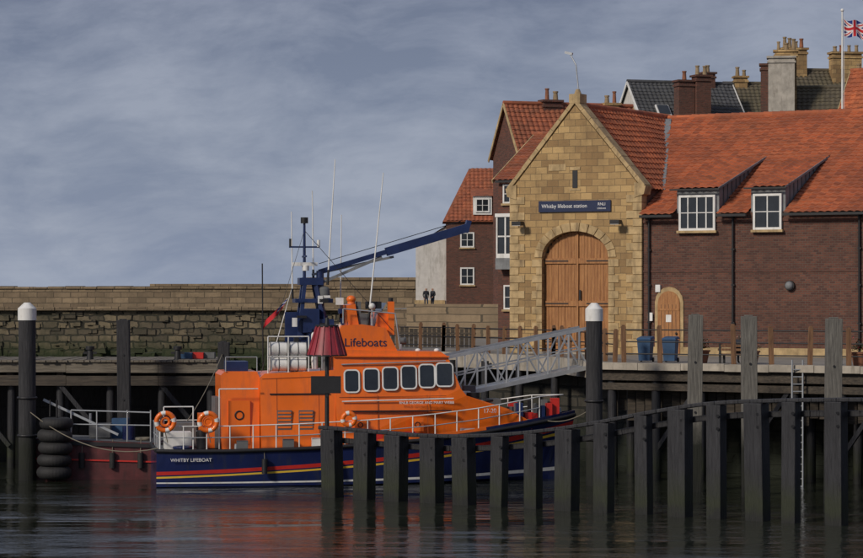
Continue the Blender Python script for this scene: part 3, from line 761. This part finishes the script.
for u in (5.0,5.9): 
    d.box(u,u+.6,-2.055,-1.98,2.3,3.1,DGREY)
    for k in range(5): d.box(u+.03,u+.57,-2.075,-2.055,2.36+k*.15,2.44+k*.15,ORANGE)
d.box(3.0,3.9,-1.76,-1.60,1.7,3.5,ORANGE); d.torus((3.45,-1.77,2.9),(0,1,0),.17,.03,BLACK)
d.box(4.7,7.2,-1.95,-1.85,3.75,3.8,BLACK)
d.box(7.9,12.3,-2.12,-1.95,3.02,3.07,BLACK); d.tube([(7.7,-1.82,4.98),(12.1,-1.8,5.12)],.03,ALU)
d.tube([(7.7,-2.05,3.45),(12.4,-2.02,3.55)],.03,WHITE)
for u in (8.2,10.6): d.box(u,u+.5,-2.2,-2.1,2.2,2.75,ORANGE); d.torus((u+.25,-2.2,2.48),(0,1,0),.1,.02,BLACK,n=12,k=6)
for u,z in ((4.8,4.75),(6.9,4.8)): d.tube([(u,-1.75,z),(u,-1.75,z+.6)],.025,ALU)
d.tube([(6.4,-1.75,5.4),(7.3,-1.75,5.4)],.025,ALU); d.tube([(2.9,-1.6,4.7),(2.9,-1.6,5.3),(4.2,-1.6,5.3),(4.2,-1.6,4.7)],.025,ALU)
d.box(3.0,3.9,-.8,.6,4.7,5.1,DBLUE); d.cyl((7.1,-1.3,4.7),(7.1,-1.3,5.6),.22,.2,DGREY,12)
def rwin(part,u0,u1,z0,z1,r=.13):
    w=lambda u,z:-(wf(u,z)+.012)
    def loop(e,off_):
        o=[];R_=r+e
        for cx,cz,a0 in ((u1-r,z1-r,0),(u0+r,z1-r,90),(u0+r,z0+r,180),(u1-r,z0+r,270)):
            for k in range(5):
                t=R(a0+22.5*k); u=cx+R_*math.cos(t); z=cz+R_*math.sin(t); o.append((u,w(u,z)-off_,z))
        return o
    a=loop(.06,0);b_=loop(.06,.03);c=loop(0,.03);g_=loop(0,.008); n=len(a)
    for A,B in ((a,b_),(b_,c),(c,g_)): part.add(A+B,[(i,(i+1)%n,n+(i+1)%n,n+i) for i in range(n)],WHITE)
    part.add(g_,[list(range(n))],GLASS)
pw=LB.p('windows')
for i,(u,wd_) in enumerate(((7.85,.58),(8.66,.6),(9.46,.6),(10.24,.6),(11.0,.62),(11.72,.68))):
    dz=i*.045; sh=0.86+i*.01
    rwin(pw,u,u+wd_-.02,3.86+dz,3.86+dz+sh)
for k in range(4):
    y0_=-1.5+k*.78; 
    pw.add([(12.27,y0_,5.1),(12.27,y0_+.62,5.1),(12.72,y0_+.62,4.05),(12.72,y0_,4.05)],[(0,1,2,3)],GLASS)
for u,z in ((12.9,3.2),): d.box(u,u+.4,-1.0,-.6,3.66,3.8,WHITE)
fb=LB.p('flying_bridge')
shell(fb,[(7.6,5.55),(7.55,6.25),(7.75,6.6),(8.6,6.65),(9.6,6.5),(10.1,5.52)],lambda u,z:1.55,ORANGE)
shell(fb,[(8.1,6.6),(8.0,7.45),(8.35,7.5),(8.5,6.62)],lambda u,z:1.3,ORANGE)
shell(fb,[(9.2,6.5),(9.35,7.15),(9.75,7.1),(9.95,6.2)],lambda u,z:1.1,ORANGE)
fb.add([(9.5,-1.1,7.2),(9.7,-1.1,7.55),(9.7,1.1,7.55),(9.5,1.1,7.2)],[(0,1,2,3)],GLASS)
for v_ in (-1.2,-.4,.5): fb.box(8.5,9.0,v_,v_+.5,6.6,7.1,DGREY); fb.box(8.45,8.6,v_,v_+.5,7.1,7.6,DGREY)
fb.cyl((9.05,-1.35,6.6),(9.05,-1.35,7.3),.04,.04,ALU);fb.ball((9.05,-1.35,7.4),.14,WHITE)
fb.box(9.75,10.0,-1.3,-1.0,6.2,7.6,ORANGE); fb.cyl((9.87,-1.15,7.6),(9.87,-1.15,7.75),.1,.1,BLACK); fb.cyl((8.2,-1.1,7.5),(8.2,-1.1,7.7),.16,.14,ORANGE,12); fb.ball((8.2,-1.1,7.7),.2,ORANGE,.8)
fb.box(8.9,9.5,-1.0,-.3,7.3,7.6,BLACK); fb.cyl((10.3,-1.2,5.5),(10.3,-1.2,5.85),.04,.04,ALU); fb.cyl((10.25,-1.2,5.95),(10.5,-1.2,5.95),.13,.15,DGREY,12)
fb.tube([(7.8,-1.6,6.7),(7.8,-1.6,7.3),(10.0,-1.6,7.1),(10.2,-1.6,5.6)],.03,ALU)
for u in (11.0,11.8): fb.ball((u,-1.3,5.55),.12,WHITE,.7)
fd=LB.p('foredeck_gear')
fd.cyl((15.2,0,2.5),(15.2,0,3.1),.18,.14,DGREY); fd.box(14.2,14.7,-.5,.5,3.2,3.45,DGREY); fd.cyl((13.4,-.9,3.5),(13.4,-.9,3.75),.3,.3,BLACK,14)
fd.torus((13.9,-1.1,3.42),(0,0,1),.3,.06,BLACK); fd.box(13.2,13.7,.0,.6,3.5,4.0,DGREY)
fd.beam((16.2,0,2.8),(17.4,0,2.95),.25,.2,ALU); fd.cyl((12.7,-1.9,2.1),(13.3,-2.0,2.1),.2,.2,ALU,12)
for k in range(24):
    u=random.uniform(14.4,17.0); s_=random.uniform(.08,.22); v_=random.uniform(-.7,.4)*interp(u,1); fd.box(u,u+s_*1.6,v_-s_,v_+s_,interp(u,2),interp(u,2)+random.uniform(.25,.95),random.choice([BLACK,DGREY,BLACK,BLACK,RED,DBLUE]))
for k in range(4): fd.torus((15.4+k*.4,-.7+k*.1,interp(15.4+k*.4,2)+.08),(0,.1,1),.2,.05,random.choice([ROPE,BLACK]),n=16,k=6)
ms=LB.p('mast')
for s_ in (-1,1):
    ms.beam((5.9,s_*.8,4.7),(6.35,s_*.3,8.6),.16,.2,DBLUE); ms.beam((7.4,s_*.8,5.5),(6.8,s_*.3,8.4),.16,.2,DBLUE)
    ms.beam((6.0,s_*.65,5.8),(7.2,s_*.65,6.0),.1,.12,DBLUE); ms.beam((6.2,s_*.45,7.2),(7.05,s_*.45,7.2),.1,.12,DBLUE)
ms.box(5.9,7.5,-.6,.6,7.55,7.72,DBLUE); ms.box(6.1,7.1,-.45,.45,8.3,8.6,DBLUE); ms.box(6.2,6.9,-.8,.8,6.3,7.3,DBLUE)
ms.cyl((6.35,0,8.6),(6.35,0,11.0),.07,.05,DBLUE,8); ms.beam((5.7,0,9.9),(7.0,0,9.9),.07,.07,DBLUE); ms.beam((6.35,-.7,9.5),(6.35,.7,9.5),.07,.07,DBLUE)
ms.cyl((6.35,0,10.9),(6.35,0,11.15),.16,.16,BLACK,10); ms.cyl((5.75,0,9.9),(5.75,0,10.25),.05,.05,BLACK);ms.cyl((6.95,0,9.9),(6.95,0,10.2),.07,.07,WHITE)
ms.box(5.85,6.9,-.1,.1,9.1,9.25,WHITE); ms.cyl((6.4,0,8.9),(6.4,0,9.12),.15,.15,WHITE)
ms.cyl((7.15,-.3,7.72),(7.15,-.3,8.1),.26,.24,DGREY,14); ms.ball((7.15,-.3,8.1),.24,DGREY,.6)
for (a,b_) in (((7.3,-.3,8.3),(7.62,-.3,13.6)),((8.9,-1.2,6.6),(9.55,-1.2,13.0)),((5.9,.5,7.7),(5.85,.5,11.4)),((6.8,.6,8.5),(6.75,.6,12.3)),((8.0,1.0,6.7),(8.05,1.0,11.3))):
    ms.cyl(a,b_,.04,.022,WHITE,6); ms.cyl(a,Vector(a).lerp(Vector(b_),.12),.06,.05,BLACK,6)
ms.tube([(4.6,0,4.7),(4.55,-.2,9.2)],.03,BLACK); ms.tube([(6.35,0,10.6),(4.4,-1.5,4.7)],.012,BLACK,4); ms.tube([(6.35,0,10.6),(9.9,-1.4,6.4)],.012,BLACK,4)
for k in range(7): ms.box(5.3+random.uniform(0,1.5),5.8+random.uniform(.6,1.9),-.9+k*.2,-.75+k*.2,5.0+random.uniform(0,2.2),5.15+random.uniform(0,2.4),DBLUE)
for k in range(18):
    u=random.uniform(5.6,7.8);z=random.uniform(5.2,8.2); ms.box(u,u+random.uniform(.1,.4),-1.0,-.75,z,z+random.uniform(.1,.4),random.choice([DBLUE,BLACK,WHITE,DBLUE,ORANGE,BLACK]))
cr=LB.p('crane_jib')
a=Vector((7.0,.3,8.85));b_=Vector((13.4,.3,10.75))
cr.cyl((7.05,.3,5.5),(7.05,.3,8.9),.2,.16,DBLUE,12); cr.beam(a,a.lerp(b_,.98),.2,.2,DBLUE); cr.beam(a.lerp(b_,.45),b_,.34,.36,DBLUE); cr.beam(a+Vector((-.3,0,-.12)),a.lerp(b_,.5)+Vector((0,0,-.3)),.1,.1,LEAD)
cr.beam(a+Vector((0,0,-.5)),a.lerp(b_,.42)+Vector((0,0,-.15)),.12,.12,LEAD); cr.beam(b_-Vector((.1,0,.2)),b_+Vector((.05,0,.3)),.36,.2,DBLUE)
cr.tube([a+Vector((0,0,.35)),b_+Vector((-.3,0,.28))],.015,BLACK,4)
lr=LB.p('liferaft_canisters')
for z in (5.0,5.62):
    for k,u in enumerate((4.75,5.55)):
        lr.cyl((u,-1.35,z),(u+.74,-1.35,z),.29,.29,WHITE,18)
        for uu_ in (.02,.37,.72): lr.torus((u+uu_,-1.35,z),(1,0,0),.29,.022,DGREY,n=20,k=6)
        lr.cyl((u+.06,-.65,z),(u+.66,-.65,z),.29,.29,WHITE,14)
for u in (4.65,5.5,6.35): lr.tube([(u,-1.7,4.6),(u,-1.7,6.15)],.03,WHITE)
lr.tube([(4.65,-1.7,6.15),(6.35,-1.7,6.15)],.03,WHITE); lr.tube([(4.65,-1.7,5.32),(6.35,-1.7,5.32)],.025,WHITE)
lr.cyl((6.62,-1.4,4.8),(6.62,-1.4,6.2),.14,.14,WHITE,12); lr.ball((6.62,-1.4,6.2),.14,WHITE)
rl=LB.p('deck_rails')
def rpt(u,h,s_): return (u,s_*(interp(u,1)-.12),interp(u,2)+h)
for s_ in (-1,1):
    uu=[.15+i*.95 for i in range(18)]
    for u in uu: rl.cyl(rpt(u,0,s_),rpt(u,1.02,s_),.03,.026,WHITE,6)
    for h in (1.02,.55): rl.tube([rpt(u,h,s_) for u in uu],.026,ALU if h<1 else WHITE,6)
    rl.tube([rpt(uu[-1],1.02,s_),(17.5,0,3.6)],.024,WHITE)
for v_ in (-2.4,-1.2,0,1.2,2.4): rl.cyl((.12,v_,1.48),(.12,v_,2.5),.026,.022,ALU,6)
for z in (2.5,2.0): rl.tube([(.12,-2.4,z),(.12,2.4,z)],.024,ALU)
rl.tube([(.3,-2.5,2.5),(.3,-2.5,3.3),(1.5,-2.5,3.3),(1.5,-2.5,1.5)],.03,WHITE); rl.tube([(2.6,-2.1,1.5),(2.6,-2.1,4.0),(4.2,-2.1,4.0)],.03,WHITE)
lb=LB.p('lifebuoys')
for u,z in ((.35,2.7),(2.1,2.68),(7.9,2.75)):
    rr=.36 if u<7 else .25
    lb.torus((u,-2.72,z),(0,1,.08),rr,.1,ORANGE,WHITE)
    if u<7: lb.torus((u,-2.68,z),(0,1,.08),rr*.45,.06,ORANGE); lb.cyl((u,-2.7,z-rr-.1),(u+.1,-2.7,z-rr-.5),.02,.02,ROPE,5)
ag=LB.p('aft_deck_gear')
ag.box(.4,1.5,-1.6,-.4,1.5,2.2,WHITE); ag.cyl((1.9,-1.8,1.5),(1.9,-1.8,2.3),.22,.2,BLACK,12); ag.box(.9,1.8,.2,1.6,1.5,2.5,DGREY); ag.torus((1.1,-2.0,1.6),(0,0,1),.35,.07,BLUE); ag.box(1.9,2.5,-.9,.9,1.5,2.9,ORANGE)
ag.cyl((3.3,-2.3,1.5),(3.3,-2.3,1.75),.1,.1,ALU);ag.cyl((3.6,-2.3,1.5),(3.6,-2.3,1.75),.1,.1,ALU)
for u in (3.3,5.2,6.4,8.9,10.3): ag.box(u,u+.45,-2.5,-2.2,interp(u,2),interp(u,2)+.4,random.choice([WHITE,DGREY,ORANGE,RED]))
for u in (4.4,7.3,11.2): ag.cyl((u,-2.86,.55),(u,-2.86,1.15),.12,.12,BLACK,10); ag.cyl((u,-2.84,1.15),(u,-2.7,1.6),.015,.015,ROPE,4)
en=LB.p('ensign'); en.cyl((4.9,.9,4.6),(5.9,.9,8.1),.03,.02,WHITE,6)
vs=[];nx,ny=16,12
for j in range(ny+1):
    for i in range(nx+1):
        u=i/nx;v_=j/ny; vs.append((5.75-v_*.25-u*.95,.9+.12*math.sin(u*8+v_*2),7.75-v_*.5-u*.95-.1*u*math.sin(v_*3)))
for j in range(ny):
    for i in range(nx):
        k=j*(nx+1)+i; mm=FR
        if i<7 and j<6: mm=FB if (i+j)%3 else FWt
        en.add([vs[k],vs[k+1],vs[k+nx+2],vs[k+nx+1]],[(0,1,2,3)],mm,True)
LB.text('WHITBY LIFEBOAT',.2,(1.4,-2.74,1.12),TXTW,name='hull_name')
LB.text('Lifeboats',.50,(8.75,-1.565,5.88),NAVY,name='brand_lettering')
LB.text('RNLB GEORGE AND MARY WEBB',.155,(11.25,-2.1,3.38),TXTW,rot=(R(83),0,0),name='name_lettering'); LB.text('17-20',.26,(14.0,-1.72,3.0),TXTW,rot=(R(85),0,R(14)),name='hull_number')
LB.done()
def rope(name,A,B,sag,r=.022):
    A=Vector(A);B=Vector(B); a=Asm(name,single=True); p=a.p(); n=12
    pts=[A.lerp(B,i/n)-Vector((0,0,sag*4*(i/n)*(1-i/n))) for i in range(n+1)]; p.tube(pts,r,ROPE,6); a.done()
rope('mooring_rope',(-11.2,106.6,1.6),(-17.0,110.2,2.9),.7)
rope('mooring_rope',(-11.0,107.5,1.7),(-9.35,116.1,5.2),.5)
rope('mooring_rope',(4.6,111.0,2.6),(6.6,107.2,3.2),.3)

# ------------------------------------------------------------------ people
def person(name,loc,yaw,pose='stand',top_=JACK,leg=JEAN):
    e=bpy.data.objects.new(name,None); COL.objects.link(e); e.location=loc; e.rotation_euler=(0,0,yaw); e.empty_display_size=.2
    J={'pel':(0,0,.95),'sp':(0,0,1.15),'ch':(0,0,1.35),'nk':(0,-.0,1.5),'hd':(0,-.02,1.58),'ht':(0,-.01,1.72)}
    if pose=='stand':
        J.update(lh=(-.1,0,.9),lk=(-.11,-.03,.5),la=(-.12,.02,.09),lt=(-.13,-.16,.04),rh=(.1,0,.9),rk=(.11,-.08,.5),ra=(.12,.0,.09),rt=(.14,-.17,.04),
         ls=(-.19,0,1.42),le=(-.25,.04,1.14),lw=(-.22,-.08,.9),rs=(.19,0,1.42),re=(.25,.03,1.14),rw=(.16,-.18,1.0))
        dz=0
    else:
        dz=-.45
        J.update(sp=(0,-.05,1.15),ch=(0,-.14,1.33),nk=(0,-.19,1.46),hd=(0,-.24,1.53),ht=(0,-.28,1.66),
         lh=(-.1,-.03,.92),lk=(-.14,-.44,.95),la=(-.14,-.42,.53),lt=(-.15,-.58,.49),rh=(.1,-.03,.92),rk=(.14,-.44,.95),ra=(.15,-.46,.53),rt=(.16,-.62,.49),
         ls=(-.19,-.14,1.38),le=(-.24,-.25,1.13),lw=(-.12,-.42,1.03),rs=(.19,-.14,1.38),re=(.24,-.25,1.13),rw=(.12,-.42,1.03))
    Rr=dict(pel=.15,sp=.14,ch=.16,nk=.06,hd=.09,ht=.095,lh=.095,lk=.062,la=.045,lt=.04,rh=.095,rk=.062,ra=.045,rt=.04,ls=.075,le=.048,lw=.032,rs=.075,re=.048,rw=.032)
    E=[('pel','sp'),('sp','ch'),('ch','nk'),('nk','hd'),('hd','ht'),('pel','lh'),('lh','lk'),('lk','la'),('la','lt'),('pel','rh'),('rh','rk'),('rk','ra'),('ra','rt'),('ch','ls'),('ls','le'),('le','lw'),('ch','rs'),('rs','re'),('re','rw')]
    ks=list(J); vs=[Vector(J[k])+Vector((0,0,dz)) for k in ks]
    me=bpy.data.meshes.new('t'); me.from_pydata(vs,[(ks.index(a),ks.index(b)) for a,b in E],[])
    o=bpy.data.objects.new('t',me); COL.objects.link(o); o.modifiers.new('s','SKIN')
    for i,k in enumerate(ks):
        sv=me.skin_vertices[0].data[i]; sv.radius=(Rr[k],Rr[k]); sv.use_root=(k=='pel')
    sb=o.modifiers.new('d','SUBSURF'); sb.levels=1; sb.render_levels=1
    dg=bpy.context.evaluated_depsgraph_get(); nm=bpy.data.meshes.new_from_object(o.evaluated_get(dg)); bpy.data.objects.remove(o)
    nm.materials.clear()
    for m_ in (top_,leg,SKIN,HAIR,BLACK): nm.materials.append(m_)
    hd=Vector(J['hd'])+Vector((0,0,dz)); pz=.95+dz
    for f_ in nm.polygons:
        c=f_.center; f_.use_smooth=True
        ix=0
        if c.z>hd.z-.06: ix=3 if (c.y>hd.y+.03 or c.z>hd.z+.13) else 2
        elif c.z<pz-.02 and not (abs(c.x)>.17 and pose=='stand'): ix=1
        if pose=='sit' and c.y<-.1 and c.z<.57: ix=1
        if min((c-(Vector(J[k])+Vector((0,0,dz)))).length for k in ('la','lt','ra','rt'))<.08: ix=4
        if min((c-(Vector(J[k])+Vector((0,0,dz)))).length for k in ('lw','rw'))<.05: ix=2
        f_.material_index=ix
    nm.name='body'; b=bpy.data.objects.new('body',nm); COL.objects.link(b); b.parent=e
    P=Part()
    h=hd+Vector((0,0,.06)); P.cyl(h+Vector((0,-.085,0)),h+Vector((0,-.12,-.02)),.012,.016,SKIN,6)
    for s_ in (-1,1): P.ball(h+Vector((s_*.035,-.088,.02)),.012,BLACK,1,6,4); P.ball(h+Vector((s_*.095,0,0)),.022,SKIN,1.5,6,4)
    P.beam(h+Vector((-.025,-.09,-.045)),h+Vector((.025,-.09,-.045)),.01,.008,RED)
    for w_,e_ in (('lw','le'),('rw','re')):
        a=Vector(J[w_])+Vector((0,0,dz)); d_=(a-Vector(J[e_])-Vector((0,0,dz))).normalized(); sd_=d_.cross(Vector((0,1,.2))).normalized()
        P.beam(a,a+d_*.09,.075,.03,SKIN,up=(0,1,.2))
        for k in range(4):
            s0=a+d_*.085+sd_*(.027-.018*k); l=(.07,.08,.075,.06)[k]
            m1=s0+d_*l*.5+Vector((0,-.008,0)); P.cyl(s0,m1,.009,.008,SKIN,6); P.cyl(m1,m1+d_*l*.45+Vector((0,-.02,0)),.008,.006,SKIN,6)
        P.cyl(a+d_*.03+sd_*.035,a+d_*.08+sd_*.07,.011,.008,SKIN,6)
    me=bpy.data.meshes.new('face_and_hands'); me.from_pydata(P.v,[],P.f)
    for m_ in P.mats: me.materials.append(m_)
    me.polygons.foreach_set('material_index',P.m); o=bpy.data.objects.new('face_and_hands',me); COL.objects.link(o); o.parent=e
person('person',(-.45,216.2,6.6),R(20)); person('person',(.1,216.8,6.6),R(-40),top_=JACK)
person('seated_person',(13.0,110.6,GZ),R(150),'sit')
bn=Asm('bench',(13.0,110.7,GZ),R(150)); p=bn.p('seat')
for i in range(3): p.box(-.75,.75,-.18+i*.14,-.06+i*.14,.38,.42,RAILW)
p=bn.p('backrest'); p.box(-.75,.75,.26,.3,.55,.65,RAILW);p.box(-.75,.75,.26,.3,.72,.82,RAILW)
p=bn.p('legs')
for x in (-.65,.65): p.box(x-.04,x+.04,.25,.32,0,.85,BLACK); p.box(x-.04,x+.04,-.18,-.1,0,.38,BLACK)
bn.done()
for s_,d_ in ((1.2,2.2),(2.3,2.4)):
    x,y=fr(s_,d_); a=Asm('wheelie_bin',(x,y,GZ),R(-20)); p=a.p('body')
    v=[(-.24,-.26,.06),(.24,-.26,.06),(.24,.24,.06),(-.24,.24,.06),(-.3,-.34,.98),(.3,-.34,.98),(.3,.32,.98),(-.3,.32,.98)]
    p.add(v,[(0,1,5,4),(1,2,6,5),(2,3,7,6),(3,0,4,7),(3,2,1,0)],BINB)
    l=a.p('lid'); l.add([(-.33,-.38,.98),(.33,-.38,.98),(.33,.36,1.02),(-.33,.36,1.02),(-.28,-.3,1.06),(.28,-.3,1.06),(.28,.3,1.12),(-.28,.3,1.12)],[(0,1,5,4),(1,2,6,5),(2,3,7,6),(3,0,4,7),(4,5,6,7)],BINB)
    w_=a.p('wheels')
    for k in (-.27,.27): w_.cyl((k-.03,.26,.1),(k+.03,.26,.1),.1,.1,BLACK,12)
    l.cyl((-.28,.4,.95),(.28,.4,.95),.02,.02,BINB,6); a.done()
for s_ in (4.3,6.6,11.4):
    x,y=fr(s_,1.2); a=Asm('flower_planter',(x,y,GZ)); p=a.p('pot'); p.cyl((0,0,0),(0,0,.5),.24,.34,TERRA,16); p.cyl((0,0,.5),(0,0,.57),.38,.38,TERRA,16)
    p=a.p('plant')
    for k in range(160):
        c=Vector((random.gauss(0,.16),random.gauss(0,.16),.62+abs(random.gauss(0,.2)))); d_=Vector((random.uniform(-1,1),random.uniform(-1,1),random.uniform(-.3,1))).normalized()*.09; e_=d_.cross(Vector((.3,.5,.8))).normalized()*.03
        p.add([c,c+d_/2+e_,c+d_,c+d_/2-e_],[(0,1,2,3)],LEAF if k%9 else RED)
    a.done()

# ------------------------------------------------------------------ world, sun, camera
W=bpy.data.worlds.new("World"); S.world=W; W.use_nodes=True; nt=W.node_tree
bg=nt.nodes['Background']; bg.inputs[1].default_value=.1
sunv=Vector((-.62,-.66,.54)).normalized()
sky=N(nt,'ShaderNodeTexSky',sky_type='NISHITA'); sky.sun_disc=False
sky.sun_elevation=math.asin(sunv.z); sky.sun_rotation=math.atan2(sunv.x,sunv.y)
tc=N(nt,'ShaderNodeTexCoord').outputs['Generated']
wn=N(nt,'ShaderNodeTexNoise'); wn.inputs['Scale'].default_value=6; wn.inputs['Detail'].default_value=3; L(nt,tc,wn.inputs['Vector'])
wv=N(nt,'ShaderNodeVectorMath',operation='MULTIPLY_ADD'); L(nt,wn.outputs[1],wv.inputs[0]); wv.inputs[1].default_value=(.10,.10,.05); L(nt,tc,wv.inputs[2])
tcw=wv.outputs[0]
n1=noise(nt,scl(nt,tcw,(1,1,2.6)),6.5,7,.6); n2=noise(nt,scl(nt,tcw,(1,1,3.2)),24,7,.62)
ad=N(nt,'ShaderNodeMath',operation='MULTIPLY_ADD'); L(nt,n2,ad.inputs[0]); ad.inputs[1].default_value=.5; L(nt,n1,ad.inputs[2])
cl=ramp(nt,ad.outputs[0],.62,.90)
sx=N(nt,'ShaderNodeSeparateXYZ'); L(nt,tc,sx.inputs[0])
g=ramp(nt,sx.outputs[2],0,.125)
lowc=mixc(nt,cl,(2.25,2.75,3.95),(3.4,3.85,4.85)); hic=mixc(nt,cl,(1.35,1.58,2.4),(2.75,3.0,3.9))
cc=mixc(nt,g,lowc,hic)
fin=mixc(nt,.93,sky.outputs[0],cc); L(nt,fin,bg.inputs[0])
sl=bpy.data.lights.new('sun','SUN'); sl.energy=2.5; sl.angle=R(9); sl.color=(1,.90,.77)
so=bpy.data.objects.new('sun',sl); COL.objects.link(so); so.rotation_euler=sunv.to_track_quat('Z','Y').to_euler()
cam=bpy.data.cameras.new('camera'); co=bpy.data.objects.new('camera',cam); COL.objects.link(co)
co.location=(0,0,8); co.rotation_euler=(R(90),0,0); cam.sensor_width=36; cam.lens=2600/863*36; cam.shift_y=13/863; cam.clip_end=12000; cam.clip_start=1
S.camera=co
S.view_settings.view_transform='Standard'; S.view_settings.look='None'; S.view_settings.exposure=0
